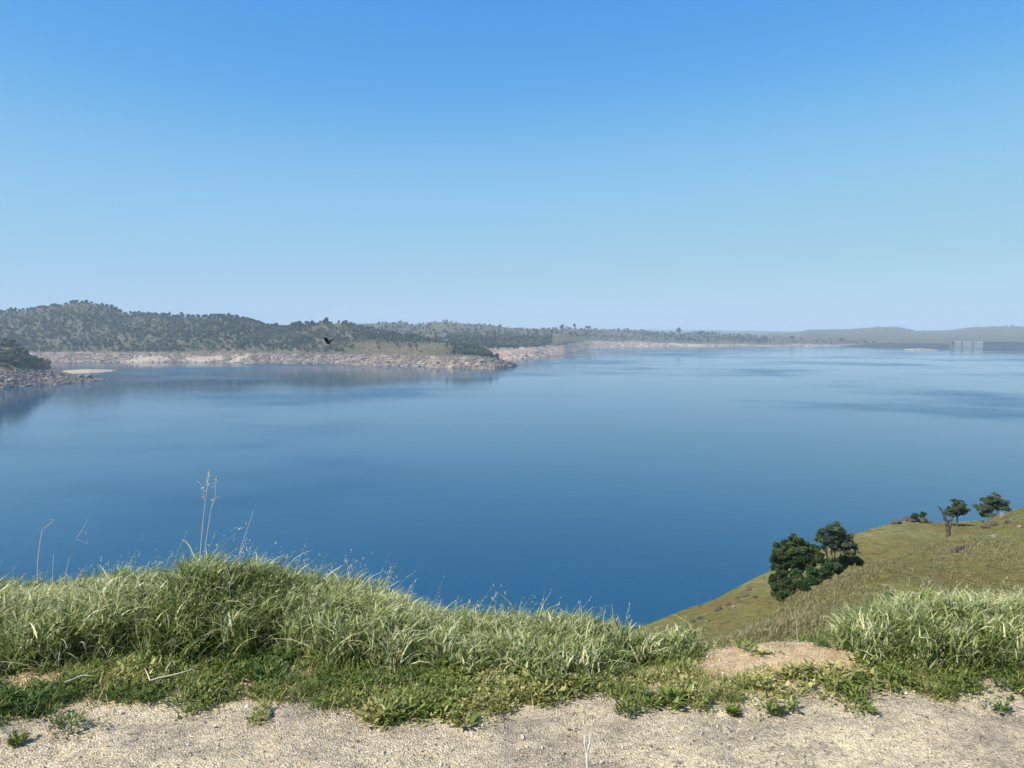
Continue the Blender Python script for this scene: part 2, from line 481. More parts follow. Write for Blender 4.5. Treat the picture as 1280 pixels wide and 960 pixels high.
# near hillside: foreground crest -> near slope -> ridge -> swale -> spur -> lake
def hcol(px, k1, k2, q, sw, p):
    kn = [('z', -4.1, 7.5), k1, k2, q, sw, p]
    pz = p[1] if p[0] == 'z' else -s_of(p[1]) * p[2]
    kn.append(('z', -100.0, p[2] + (pz + 100) / 0.66))
    return (px, kn)
left = (('z', -7.4, 12), ('z', -17, 25), ('z', -31, 45), ('z', -44, 65), ('z', -59, 90))
HC = [hcol(-900, *left), hcol(300, *left),
      hcol(600, ('z', -7.2, 12), ('z', -14.0, 22), ('z', -25.5, 40), ('z', -38, 60), ('z', -51, 92)),
      hcol(760, ('z', -6.8, 12), ('p', 870, 24), ('p', 852, 44), ('p', 866, 65), ('p', 800, 100)),
      hcol(800, ('p', 890, 12), ('p', 850, 24), ('p', 835, 46), ('p', 845, 66), ('p', 783, 104)),
      hcol(890, ('p', 880, 12), ('p', 826, 25), ('p', 802, 50), ('p', 832, 68), ('p', 748, 112)),
      hcol(960, ('p', 875, 12), ('p', 810, 30), ('p', 768, 57), ('p', 806, 77), ('p', 713, 120)),
      hcol(1000, ('p', 872, 12), ('p', 802, 32), ('p', 748, 62), ('p', 786, 84), ('p', 694, 127)),
      hcol(1070, ('p', 868, 13), ('p', 782, 36), ('p', 713, 72), ('p', 744, 97), ('p', 667, 138)),
      hcol(1130, ('p', 864, 13), ('p', 766, 42), ('p', 693, 84), ('p', 714, 108), ('p', 649, 150)),
      hcol(1190, ('p', 860, 14), ('p', 756, 50), ('p', 669, 99), ('p', 682, 122), ('p', 652, 158)),
      hcol(1250, ('p', 858, 14), ('p', 748, 56), ('p', 642, 116), ('p', 662, 140), ('p', 652, 165)),
      hcol(1310, ('p', 856, 14), ('p', 740, 60), ('p', 622, 126), ('p', 655, 150), ('p', 650, 172)),
      hcol(1600, ('p', 850, 14), ('p', 720, 66), ('p', 570, 150), ('p', 620, 180), ('p', 640, 205)),
      hcol(2600, ('p', 850, 14), ('p', 700, 66), ('p', 550, 150), ('p', 600, 180), ('p', 640, 205))]
def hnoise(X, Y, Z, t):
    a = np.clip((t - 1.3) / 1.0, 0, 1)
    return a * (0.55 * fbm(X * 0.06, Y * 0.06, 31, 4) + 0.22 * fbm(X * 0.45, Y * 0.45, 33, 3))
HILL = Surf(HC, 620, [10, 30, 90, 60, 110, 40], noise=hnoise, smooth=3)
HILL.build('hillside', M['hill'])

# ------------------------------------------------------------------ water and far land
wx = lines([(-14000, -2000, 3000), (-2000, 2000, 500), (2000, 14000, 3000)])
wy = lines([(60, 1000, 235), (1000, 6000, 1000), (6000, 15000, 3000)])
WX, WY = np.meshgrid(wx, wy, indexing='ij')
me = np_mesh('water', np.stack([WX, WY, np.full_like(WX, WATER)], -1).reshape(-1, 3), [grid_faces(len(wx), len(wy))])
tag(link('water', me, [M['water']]), kind='structure')

def shoreY(py): return -WATER / s_of(py)

def ridge(cols, names, n_u=500, amp=6.0, big=0.0, seed=50, rocky=1.6, back=400, sub=(6, 30, 60, 12)):
    """cols: (px, shore row, ring-top row, ring depth, crest row, crest Y)"""
    CC = []
    for px, ps, pr, dr, pc, yc in cols:
        ys_ = shoreY(ps)
        if pr is None:              # the ridge runs out under water here
            CC.append((px, [('z', WATER - 8, ys_ - 12 + k * 30) for k in range(5)])); continue
        yr = ys_ + dr
        kn = [('z', WATER - 6, ys_ - 12), ('z', WATER, ys_), ('p', pr, yr), ('p', pc, yc), ('z', WATER - 8, yc + back)]
        CC.append((px, kn))
    def nz(X, Y, Z, t):
        up = np.clip((t - 1.9) / 0.4, 0, 1) * np.clip((3.6 - t) / 0.6, 0.3, 1)
        shore = np.clip((t - 0.6) / 0.4, 0, 1) * np.clip((2.3 - t) / 0.3, 0, 1)
        return up * big * fbm(X / 420 + 5, Y / 420, seed + 9, 2) * np.clip((3 - t) * 3, 0.25, 1) + up * amp * fbm(X / 130, Y / 130, seed, 4) + shore * rocky * (fbm(X / 22, Y / 22, seed + 3, 3) + 0.8 * fbm(X / 7, Y / 7, seed + 5, 2))
    return Surf(CC, n_u, list(sub), noise=nz, smooth=2)

# near wooded point on the left edge
L1 = ridge([(-700, 500, 474, 60, 390, 1600), (-200, 492, 468, 60, 402, 1420), (0, 486, 463, 55, 424, 1330), (30, 483, 462, 50, 440, 1290),
            (55, 481, 463, 50, 457, 1345), (80, 480, 467, 50, 465.0, 1350), (110, 477.5, 471.5, 40, 470.2, 1380), (126, 475.8, 473.5, 30, 473.0, 1400), (137, 474, None, 0, 0, 0)],
           'hills', 420, amp=3, seed=61, rocky=3.0, back=160)
# the main headland
L2 = ridge([(-900, 452, 441, 120, 372, 2900), (-300, 452, 441, 120, 376, 2900), (0, 452, 441, 110, 389, 2850), (35, 452, 441, 110, 388, 2850), (70, 452, 441, 110, 381, 2850), (100, 452, 441, 110, 376, 2850),
            (130, 452, 441, 110, 381, 2850), (160, 453, 442, 110, 392, 2800), (200, 453, 441, 110, 393, 2750), (240, 453, 441, 110, 397, 2700),
            (285, 453, 441, 100, 394, 2650), (310, 454, 441, 100, 398, 2600), (340, 454, 441, 100, 406, 2550), (370, 455, 442, 95, 408, 2500),
            (408, 455, 442, 95, 404, 2450), (440, 456, 443, 90, 406, 2400), (480, 457, 443, 85, 413, 2350), (520, 458, 443, 80, 422, 2300),
            (560, 460, 444, 75, 430, 2150), (590, 461, 444, 70, 437, 1980), (618, 461, 446, 60, 443, 1880), (640, 459, 452, 35, 450, 1850), (646, 457, 455, 20, 454.8, 1940), (654, 457, None, 0, 0, 0)],
           'hills', 700, amp=9, seed=71, rocky=2.8, big=22)
# the land behind with sandy banks
L3 = ridge([(380, 452, 440, 150, 405, 4300), (440, 452, 440, 150, 405, 4300), (495, 452, 440, 150, 402.5, 4600), (525, 452, 440, 150, 406, 4600), (555, 452, 440, 150, 402, 4600),
            (600, 451, 438, 140, 406, 4500), (640, 449, 437, 140, 410, 4400), (670, 448, 436, 160, 411, 4350), (690, 445.5, 431, 260, 411, 4350), (705, 443.5, 427.5, 330, 410, 4500), (722, 439.5, 425.5, 380, 411, 4700),
            (738, 436.3, 426, 330, 412, 4900), (762, 434.4, 427.5, 230, 412, 5000), (795, 433.5, 428, 160, 413, 5100), (830, 433.5, 429, 130, 417, 5000), (860, 433, 428, 120, 417, 5000),
            (880, 433, 428.5, 120, 417, 5000), (930, 432.8, 429.5, 100, 420, 5000), (965, 432.6, 430, 90, 423, 4900), (1000, 432.6, 430, 90, 423, 4900),
            (1060, 432.6, 430.5, 90, 425.5, 4800), (1100, 432.8, 431, 60, 428.5, 4700), (1130, 433, 432, 30, 432, 4600), (1160, 433, None, 0, 0, 0)],
           'hills', 700, amp=7, seed=81, rocky=2.0, back=900)
# flat-topped hills beyond the dam
L5 = ridge([(960, 431, 428, 200, 416.5, 7600), (995, 431, 428, 200, 416, 7600), (1008, 431, 427, 200, 412.0, 7600), (1060, 431, 426, 200, 411.3, 7600), (1085, 431, 426, 200, 409.6, 7600), (1100, 431, 425, 200, 408.8, 7600), (1122, 431, 425, 200, 409, 7600),
            (1145, 431, 425, 200, 413.5, 7500), (1180, 431, 425, 200, 413, 7500), (1215, 431, 425, 200, 409, 7500), (1240, 431, 425, 200, 408, 7500), (1300, 431, 425, 200, 407.5, 7400),
            (1500, 431, 425, 200, 404, 7400), (2000, 431, 425, 200, 404, 7400)],
           'hills', 500, amp=5, seed=91, rocky=0.5, back=1500)
# faint land at the horizon
L6 = ridge([(-900, 426, 424, 500, 411, 13000), (600, 426, 424, 500, 411.5, 13000), (760, 426, 424, 500, 411.5, 13000), (840, 426, 424, 500, 412.5, 13000), (930, 426, 424, 500, 413.4, 13000), (1010, 426, 424, 500, 414, 13000),
            (1100, 426, 424, 500, 413, 13000), (2000, 426, 424, 500, 412, 13000)],
           'hills', 300, amp=14, seed=97, rocky=0.0, back=1800)
M['shore1'] = mat_shore('near_point_slopes', WATER + 26, 0.95)
M['shore2'] = mat_shore('headland_slopes', WATER + 24, 1.0, 0.3)
M['shore3'] = mat_shore('sandy_bank_slopes', WATER + 31, 1.45, 0.9, True)
M['shore5'] = mat_shore('far_hill_slopes', WATER + 4, 0.8)
L1.build('hills', M['shore1']); L2.build('hills', M['shore2']); L3.build('hills', M['shore3'])
L5.build('hills', M['shore5']); L6.build('hills', M['shore5'])

def low_bar(name, cx, cy, lx, ly, h, mat, seed, label=None):
    n = 40
    a, b = np.meshgrid(np.linspace(-1, 1, n), np.linspace(-1, 1, n), indexing='ij')
    r = np.sqrt(a * a + b * b) * (1 + 0.25 * fbm(a * 2 + seed, b * 2, seed, 3))
    z = WATER + h * (1 - np.clip(r, 0, 1.3) ** 2) * (1 + 0.5 * fbm(a * 6, b * 6, seed, 3))
    me = np_mesh(name, np.stack([cx + a * lx, cy + b * ly, z], -1).reshape(-1, 3), [grid_faces(n, n)], True)
    return tag(link(name, me, [mat]), kind='structure')
YS = shoreY(464.5)
low_bar('sand', (104 - 640) / F * YS, YS, 33 / F * YS, 75, 3.6, M['sand'], 5)
# far shore sand patches lying on the banks
def patch(px, py, w, d, surf, h=1.2, seed=0):
    p = surf.hit(px, py)
    n = 26
    a, b = np.meshgrid(np.linspace(-1, 1, n), np.linspace(-1, 1, n), indexing='ij')
    X = p.x + a * w * p.y / F; Y = p.y + b * d
    # height of the bank under the patch
    uu = X / Y
    Z = np.zeros_like(X)
    for i in range(n):
        for j in range(n):
            fi = (uu[i, j] - surf.u[0]) / (surf.u[1] - surf.u[0]); ii = int(np.clip(round(fi), 0, len(surf.u) - 1))
            Z[i, j] = np.interp(Y[i, j], surf.Y[ii], surf.Z[ii])
    r = np.sqrt(a * a + b * b) * (1 + 0.3 * fbm(a * 2 + seed, b * 2, seed, 3))
    Z = Z + h * np.clip(1 - r * r, -2, 1)
    me = np_mesh('sand', np.stack([X, Y, Z], -1).reshape(-1, 3), [grid_faces(n, n)], True)
    tag(link('sand', me, [M['sand']]), kind='structure')
for k, (px, py, w, d, sf) in enumerate([(185, 449.5, 28, 35, L2), (255, 448.5, 26, 35, L2), (300, 447, 12, 25, L2),
        (846, 430.8, 10, 40, L3), (868, 431.8, 12, 35, L3)]):
    patch(px, py, w, d, sf, 1.6, 3 + k)
pi = shoreY(437.2)
low_bar('island', (1150 - 640) / F * pi, pi, 19 / F * pi, 60, 5.5, M['shore3'], 9)

# ------------------------------------------------------------------ trees
def frame_of(d):
    d = d / np.linalg.norm(d)
    a = np.array([0, 0, 1.0]) if abs(d[2]) < 0.9 else np.array([1.0, 0, 0])
    s = np.cross(d, a); s /= np.linalg.norm(s)
    return s, np.cross(s, d)

def tube_arrays(pts, rad, sides=6, off=0):
    V = []; Fq = []
    pts = [np.array(p, float) for p in pts]
    for i, p in enumerate(pts):
        d = pts[min(i + 1, len(pts) - 1)] - pts[max(i - 1, 0)]
        s, t = frame_of(d)
        for k in range(sides):
            an = 2 * math.pi * k / sides
            V.append(p + rad[i] * (math.cos(an) * s + math.sin(an) * t))
    for i in range(len(pts) - 1):
        for k in range(sides):
            a = off + i * sides + k; b = off + i * sides + (k + 1) % sides
            Fq.append((a, b, b + sides, a + sides))
    V.append(pts[-1] + 0.001); n = off + len(V) - 1
    tri = [(off + (len(pts) - 1) * sides + k, off + (len(pts) - 1) * sides + (k + 1) % sides, n) for k in range(sides)]
    return V, Fq, tri

def tubes_mesh(name, list_of, sides=6):
    V = []; Q = []; T = []
    for pts, rad in list_of:
        v, q, t = tube_arrays(pts, rad, sides, len(V))
        V += v; Q += q; T += t
    return np_mesh(name, np.array(V), [np.array(Q), np.array(T)], True)

def rand_rot(n, rng):
    q = rng.normal(size=(n, 4)); q /= np.linalg.norm(q, axis=1)[:, None]
    w, x, y, z = q.T
    return np.stack([1 - 2 * (y * y + z * z), 2 * (x * y - z * w), 2 * (x * z + y * w),
                     2 * (x * y + z * w), 1 - 2 * (x * x + z * z), 2 * (y * z - x * w),
                     2 * (x * z - y * w), 2 * (y * z + x * w), 1 - 2 * (x * x + y * y)], 1).reshape(n, 3, 3)

def leaf_cloud(blobs, n, size, rng, shell=0.55, tintv=None):
    """blobs: (cx,cy,cz, rx,ry,rz, weight). Returns leaf quads spread through the blobs' volume."""
    B = np.array(blobs, float)
    w = B[:, 6] / B[:, 6].sum()
    bi = rng.choice(len(B), n, p=w)
    d = rng.normal(size=(n, 3)); d /= np.linalg.norm(d, axis=1)[:, None]
    # sub-clumps: snap directions to a few bunches so gaps open between them
    r = shell + (1 - shell) * rng.random(n) ** 0.6
    P = B[bi, :3] + d * B[bi, 3:6] * r[:, None]
    P += rng.normal(size=(n, 3)) * 0.05 * B[bi, 3:6]
    g = fbm(P[:, 0] / (size * 5) + P[:, 2] * 0.7 / size / 5, P[:, 1] / (size * 5) - P[:, 2] / (size * 5), 77, 2)
    keep = g > -0.3
    P = P[keep]; n = len(P); bi = bi[keep]
    R = rand_rot(n, rng)
    sz = size * rng.uniform(0.6, 1.35, n)
    loc = np.array([[-0.5, -0.4, 0], [0.5, -0.5, 0.12], [0.55, 0.5, -0.08], [-0.45, 0.5, 0.1]])
    V = np.einsum('nij,kj->nki', R, loc) * sz[:, None, None] + P[:, None, :]
    F_ = np.arange(n * 4).reshape(n, 4)
    t = np.clip(0.5 + 0.35 * rng.normal(size=len(B))[bi] + 0.15 * rng.normal(size=n), 0, 1)
    if tintv is not None: t = np.clip(tintv + 0.15 * rng.normal(size=n), 0, 1)
    return V.reshape(-1, 3), F_, np.repeat(t, 4)

def far_tree_arrays(seed, h=1.0, tall=1.0, tint=0.4, nleaf=90):
    """unit-height oak for the far hills: lumpy crown of leaf clumps over a short trunk (in one mesh)"""
    rng = np.random.default_rng(seed)
    blobs = [(0, 0, 0.60, 0.34, 0.34, 0.32 * tall, 2.0)]
    for k in range(4):
        a = rng.uniform(0, 6.28); r = rng.uniform(0.18, 0.34)
        blobs.append((math.cos(a) * r, math.sin(a) * r, rng.uniform(0.42, 0.78), 0.22, 0.22, 0.19, 0.8))
    V, Fq, t = leaf_cloud(blobs, nleaf, 0.17, rng, 0.35, tint)
    # dense inner crown
    bm = bmesh.new(); bmesh.ops.create_icosphere(bm, subdivisions=1, radius=1)
    C = np.array([v.co[:] for v in bm.verts]); T = np.array([[v.index for v in f.verts] for f in bm.faces]); bm.free()
    C = C * (1 + 0.18 * rng.normal(size=(len(C), 1))) * np.array([0.27, 0.27, 0.24 * tall]) + np.array([0, 0, 0.58])
    tv, tq, tt = tube_arrays([(0, 0, -0.08), (0.02, 0, 0.2), (0, 0.02, 0.45)], [0.05, 0.035, 0.02], 4)
    nV = len(V); nC = len(C)
    VV = np.concatenate([V, C, np.array(tv)])
    q2 = np.array(tq) + nV + nC; t2 = np.array(tt) + nV + nC
    quads = np.concatenate([Fq, q2]); tris = np.concatenate([T + nV, t2])
    tint_a = np.concatenate([t, np.full(nC, max(tint - 0.1, 0)), np.full(len(tv), 1.0)])
    mq = np.concatenate([np.zeros(len(Fq)), np.ones(len(q2))]); mt = np.concatenate([np.zeros(len(T)), np.ones(len(t2))])
    return VV, quads, tris, tint_a, mq, mt

TINTS = [0.0, 0.1, 0.2, 0.34, 0.46, 0.6, 0.75, 0.95, 0.05, 0.28]
VAR = [far_tree_arrays(200 + i, tall=1.0 + 0.25 * (i % 3 == 0), tint=TINTS[i]) for i in range(10)]
VMESH = []
for i, (V, q, tr, ta, mq, mt) in enumerate(VAR):
    me = np_mesh('oak_tree', V, [q, tr], False, np.concatenate([mq, mt]), {'tint': ta})
    me.materials.append(M['oak_far']); me.materials.append(M['bark_far'])
    VMESH.append(me)

cands = []   # x, y, z, height, variant, zone
def scatter(surf, px0, px1, t0, t1, n, hh, zone, dens=None, rng=np.random.default_rng(3)):
    u = rng.uniform((px0 - 640) / F, (px1 - 640) / F, n); t = rng.uniform(t0, t1, n)
    X, Y, Z = surf.sample(u, t)
    px, py = proj(X, Y, Z)
    keep = np.ones(n, bool)
    keep &= (u >= surf.u[0]) & (u <= surf.u[-1])
    if dens is not None: keep &= rng.random(n) < dens(px, py, X, Y)
    for i in np.nonzero(keep)[0]:
        want = 0.33 + 0.75 * float(fbm(X[i] / 110, Y[i] / 110, 19, 2)) + 0.26 * rng.normal()
        v = int(np.argmin(np.abs(np.array(TINTS) - want)))
        cands.append([X[i], Y[i], Z[i], hh * rng.choice([0.45, 0.65, 0.85, 1.0, 1.25]) * rng.uniform(0.85, 1.15), v, zone])

scatter(L1, -260, 62, 2.05, 3.3, 900, 10.5, 'point', lambda px, py, X, Y: np.where(px < 62, 0.95, 0))
def d2(px, py, X, Y):
    cl = np.clip(0.5 + 1.6 * fbm(X / 80, Y / 80, 5, 3), 0, 1)
    d = np.where(px < 330, 0.55 + 0.6 * cl, 0.28 + cl * 0.6)
    # open grassy bench towards the tip
    bench = np.clip((px - 400) / 60, 0, 1) * np.clip((py - 424) / 6, 0, 1)
    d = d * (1 - 0.93 * bench)
    d = d * np.where(py > 440, 0.25, 1)
    tip = (px > 572) & (px < 615) & (py > 428)
    return np.where(tip, 0.95, d)
scatter(L2, -200, 640, 2.02, 3.15, 12500, 10.0, 'headland', d2)
scatter(L2, -60, 480, 2.93, 3.04, 130, 15.0, 'headland')
scatter(L2, 566, 622, 2.0, 3.1, 160, 11, 'tip', None)
def d3(px, py, X, Y):
    d = np.where(px < 540, 0.7, 0.2 + 0.5 * (fbm(X / 160, Y / 160, 9, 3) > 0.0))
    d = np.where((px > 540) & (px < 685) & (py > 416) & (py < 438), 0.95, d)
    d = np.where((px > 690) & (px < 750) & (py > 422), 0.04, d)
    d = np.where((px > 960), 0.12, d)
    return d
scatter(L3, 470, 1110, 2.05, 3.1, 3600, 14.0, 'behind', d3)
scatter(L3, 560, 690, 2.0, 2.4, 700, 13.0, 'behind', lambda px, py, X, Y: np.where(py < 438, 1, 0))
scatter(L3, 800, 960, 2.3, 3.05, 220, 15.0, 'behind')
scatter(L5, 1000, 1290, 2.7, 3.05, 260, 14, 'mesa', lambda px, py, X, Y: np.where(((px > 1085) & (px < 1140)) | (px > 1240), 1, 0.15))

# in view only
inview = []
for c in cands:
    px, py = proj(c[0], c[1], c[2])
    if -40 < px < 1320: inview.append((c, px, py))
inview.sort(key=lambda r: -(r[0][3] / r[0][1]) * (1.0 if r[1] > -5 and r[1] < 1285 else 0.2))
IND = inview[:262]; REST = inview[262:]
ZL = {'point': ('dark green oak on the nearest wooded point above the grey boulder shore', 'oaks on the nearest wooded point'),
      'headland': ('round-crowned oak on the long wooded headland across the lake', 'oaks on the long wooded headland'),
      'tip': ('dark oak clumped at the tip of the headland above the pale rocks', 'oaks at the tip of the headland'),
      'behind': ('small hazy oak on the low land behind the headland', 'oaks on the low land behind the headland'),
      'mesa': ('tiny hazy tree on the flat-topped hill beyond the dam', 'trees on the flat-topped hills')}
for (X, Y, Z, h, v, zone), px, py in IND:
    o = bpy.data.objects.new('oak_tree', VMESH[v]); COL.objects.link(o)
    o.location = (X, Y, Z - 0.2); o.scale = (h * 0.88, h * 0.88, h)
    o.rotation_euler = (0, 0, (X * 7.3) % 6.28)
    tag(o, ZL[zone][0], 'tree', ZL[zone][1])
Vs = []; Qs = []; Ts = []; TA = []; MQ = []; MT = []; off = 0
for (X, Y, Z, h, v, zone), px, py in REST:
    V, q, tr, ta, mq, mt = VAR[v]
    a = (X * 7.3) % 6.28; c, s = math.cos(a), math.sin(a)
    R = np.array([[c, -s, 0], [s, c, 0], [0, 0, 1]])
    W = (V * np.array([h * 0.88, h * 0.88, h])) @ R.T + np.array([X, Y, Z - 0.2])
    Vs.append(W); Qs.append(q + off); Ts.append(tr + off); TA.append(ta); MQ.append(mq); MT.append(mt); off += len(V)
me = np_mesh('woodland', np.concatenate(Vs), [np.concatenate(Qs), np.concatenate(Ts)], False,
             np.concatenate(MQ + MT), {'tint': np.concatenate(TA)})
tag(link('woodland', me, [M['oak_far'], M['bark_far']]), 'mixed oak woodland covering the hills across the lake', 'woodland', kind='stuff')

def special_tree(px, py, surf, h, v, label, sx=1.0):
    p = surf.hit(px, py)
    o = bpy.data.objects.new('oak_tree', VMESH[v]); COL.objects.link(o)
    o.location = p - Vector((0, 0, 0.3)); o.scale = (h * sx, h * sx, h)
    tag(o, label, 'tree')
special_tree(408, 406, L2, 27, 0, 'tall broad oak standing alone above the bare knoll of the headland skyline', 0.95)
special_tree(433, 406, L2, 20, 2, 'upright oak on the headland skyline, next after the tall one on the knoll', 0.7)
special_tree(372, 409, L2, 22, 1, 'wide dark oak on the headland skyline before the bare knoll', 1.3)
special_tree(703, 411.5, L3, 32, 0, 'round dark tree rising above the low skyline over the sandy bank', 1.1)
special_tree(718, 411.5, L3, 38, 8, 'narrow pointed tree rising above the low skyline over the sandy bank', 0.5)
special_tree(735, 412, L3, 28, 8, 'wide dark tree clump on the low skyline right of the pointed tree', 1.6)
special_tree(848, 419, L3, 52, 1, 'tall flat-crowned tree on the low land beside the thin mast', 0.7)
special_tree(876, 419, L3, 36, 0, 'dark round tree on the low land just right of the thin mast', 0.9)
special_tree(990, 425, L3, 28, 8, 'lone dark tree clump on the thin spit of low land', 1.5)
special_tree(1052, 428, L3, 24, 0, 'dark tree at the end of the low spit above the small boat', 1.0)
special_tree(575, 443, L2, 16, 8, 'single dark oak at the foot of the grassy bench near the headland tip', 0.8)
special_tree(513, 424, L2, 15, 8, 'dark oak at the upper edge of the grassy bench', 1.2)

# ------------------------------------------------------------------ near oaks on the right-hand slope
def limb(a, b, r0, r1, sag=0.15, rng=random):
    a = Vector(a); b = Vector(b)
    pts = []; rad = []
    n = 6
    side = Vector((rng.uniform(-1, 1), rng.uniform(-1, 1), 0)) * (b - a).length * 0.10
    for i in range(n + 1):
        t = i / n
        p = a.lerp(b, t) + side * math.sin(t * math.pi) + Vector((0, 0, -sag * (b - a).length * math.sin(t * math.pi) * 0.5))
        pts.append(p); rad.append(r0 + (r1 - r0) * t)
    return pts, rad

def near_tree(name, base, blobs, trunk_top, r0, nleaf, size, mat, seed, label, tint=None, shell=0.35, lean=(0, 0), sub=26):
    root = empty(name, base)
    tag(root, label, 'tree')
    rng = np.random.default_rng(seed); rr = random.Random(seed)
    # break every crown lobe up into small bunches
    bl = []
    for b in blobs:
        cx, cy, cz, rx, ry, rz, w = b
        for k in range(sub):
            d = rng.normal(size=3); d /= np.linalg.norm(d)
            r = rng.uniform(0.3, 1.0)
            f = rng.uniform(0.20, 0.38)
            bl.append((cx + d[0] * rx * r, cy + d[1] * ry * r, cz + d[2] * rz * r, rx * f, ry * f, rz * f * 0.85, w))
    V, q, t = leaf_cloud(bl, nleaf, size, rng, 0.1, tint)
    me = np_mesh('crown', V, [q], False, attrs={'tint': t})
    link('crown', me, [mat], root)
    tt = Vector((lean[0], lean[1], trunk_top))
    L = [([Vector((0, 0, -0.5)), Vector((0.02, 0, 0.0)), Vector((lean[0] * .4, lean[1] * .4, trunk_top * 0.5)), tt], [r0 * 1.5, r0 * 1.1, r0 * 0.85, r0 * 0.7])]
    me = tubes_mesh('trunk', L, 8)
    link('trunk', me, [M['bark']], root)
    L = []
    for b in blobs:
        e = Vector(b[:3])
        L.append(limb(tt, e, r0 * 0.5, r0 * 0.12, 0.15, rr))
        for k in range(5):
            d = Vector((rr.uniform(-1, 1) * b[3], rr.uniform(-1, 1) * b[4], rr.uniform(-0.4, 1) * b[5])) * 0.8
            L.append(limb(tt.lerp(e, rr.uniform(0.4, 0.9)), e + d, r0 * 0.2, r0 * 0.05, 0.05, rr))
    me = tubes_mesh('limbs', L, 5)
    link('limb', me, [M['bark']], root)
    return root

def blob_px(base, px, py, rpx, rpy, dy=0.0, w=1.0, depth=1.0):
    """a crown lobe seen at a photo pixel, at the tree's own distance"""
    Y = base.y + dy
    p = at(px, py, Y) - base
    k = Y / F
    return (p.x, p.y, p.z, rpx * k, rpx * k * depth, rpy * k, w)

b1 = HILL.hit(1003, 742, 66)
b1 = at(1003, 740, 84); 
# ground height helper on the hillside
def hill_at(px, Y):
    """point of the hillside at a photo column and a distance"""
    u0 = (px - 640) / F
    u = u0
    for _ in range(6):
        fi = (u - HILL.u[0]) / (HILL.u[1] - HILL.u[0]); ii = int(np.clip(fi, 0, len(HILL.u) - 2))
        z = np.interp(Y, HILL.Y[ii], HILL.Z[ii])
        u = u0 * (CP - z / Y * SP)
    return Vector((u * Y, Y, z))

b1 = hill_at(988, 92)
near_tree('oak_tree', b1, [
    blob_px(b1, 985, 690, 17, 15, 0, 1.2), blob_px(b1, 1003, 697, 17, 17, -1, 1.3), blob_px(b1, 979, 707, 14, 12, 0, .9),
    blob_px(b1, 1022, 696, 12, 12, -1, .8), blob_px(b1, 994, 677, 11, 9, 0, .6), blob_px(b1, 975, 697, 12, 13, 0, .8), blob_px(b1, 1012, 686, 11, 10, 0, .7)],
    2.2, 0.2, 52000, 0.125, M['oak'], 301, 'dense dark green oak growing at the left of the pair on the slope', shell=0.3)
b2 = hill_at(1037, 97)
near_tree('oak_tree', b2, [
    blob_px(b2, 1040, 664, 15, 12, 0, 1.0), blob_px(b2, 1032, 676, 13, 11, -.5, .8), blob_px(b2, 1056, 675, 12, 9, 0, .8),
    blob_px(b2, 1026, 668, 9, 8, 0, .5), blob_px(b2, 1063, 686, 12, 7, 0, .6), blob_px(b2, 1045, 680, 17, 10, 0.5, 1.0)],
    3.2, 0.2, 24000, 0.125, M['blueoak'], 302, 'taller grey-green oak with an open crown, right of the pair on the slope', shell=0.3)
# the thicket under the two oaks
b3 = hill_at(985, 84)
def bush(base, blobs, n, size, mat, seed, label, name='bush', tint=None):
    root = empty(name, base); tag(root, label, 'bush')
    rng = np.random.default_rng(seed)
    bl = []
    for b in blobs:
        cx, cy, cz, rx, ry, rz, w = b
        for k in range(22):
            d = rng.normal(size=3); d /= np.linalg.norm(d); r = rng.uniform(0.2, 1.0); f = rng.uniform(0.22, 0.42)
            bl.append((cx + d[0] * rx * r, cy + d[1] * ry * r, cz + d[2] * rz * r, rx * f, ry * f, rz * f, w))
    V, q, t = leaf_cloud(bl, n, size, rng, 0.1, tint)
    link('foliage', np_mesh('foliage', V, [q], False, attrs={'tint': t}), [mat], root)
    L = []
    rr = random.Random(seed)
    for b in blobs:
        for k in range(3):
            L.append(limb((rr.uniform(-.3, .3) + b[0] * 0.5, b[1] * 0.5, -0.4), (b[0] + rr.uniform(-.5, .5) * b[3], b[1], b[2] + 0.5 * b[5]), 0.05, 0.012, 0.05, rr))
    link('stem', tubes_mesh('stem', L, 5), [M['bark']], root)
    return root
bush(b3, [blob_px(b3, 979, 731, 17, 15, 0, 1.2), blob_px(b3, 1000, 727, 20, 15, 0, 1.3), blob_px(b3, 1021, 718, 17, 13, 1, 1.1), blob_px(b3, 1040, 710, 13, 10, 2, .8), blob_px(b3, 976, 741, 13, 8, -1, .6)],
     62000, 0.13, M['oak'], 303, 'dark dense thicket filling the hollow beneath the two oaks')
b4 = hill_at(1056, 100)
bush(b4, [blob_px(b4, 1048, 705, 14, 7, 0, 1), blob_px(b4, 1063, 702, 14, 6, 0, .9), blob_px(b4, 1074, 703, 9, 4, 0, .5)],
     9000, 0.16, M['oak'], 304, 'low dark bush spreading right from under the grey-green oak')
b5 = hill_at(1196, 152)
near_tree('oak_tree', b5, [blob_px(b5, 1196, 636, 11, 9, 0, 1.2), blob_px(b5, 1189, 640, 8, 6, 0, .7), blob_px(b5, 1204, 639, 8, 6, 0, .7), blob_px(b5, 1197, 629, 8, 5, 0, .6)],
    1.9, 0.17, 15000, 0.17, M['oak'], 305, 'small round oak with a clear trunk on the spur beside the dead tree', tint=0.8, shell=0.3)
b6 = hill_at(1240, 158)
near_tree('oak_tree', b6, [blob_px(b6, 1240, 630, 14, 11, 0, 1.2), blob_px(b6, 1231, 638, 12, 10, 0, .9), blob_px(b6, 1252, 633, 12, 8, 0, .8), blob_px(b6, 1243, 622, 10, 6, 0, .5)],
    1.6, 0.2, 18000, 0.18, M['blueoak'], 306, 'bushy grey-green oak half hidden behind the brow of the slope', shell=0.3)

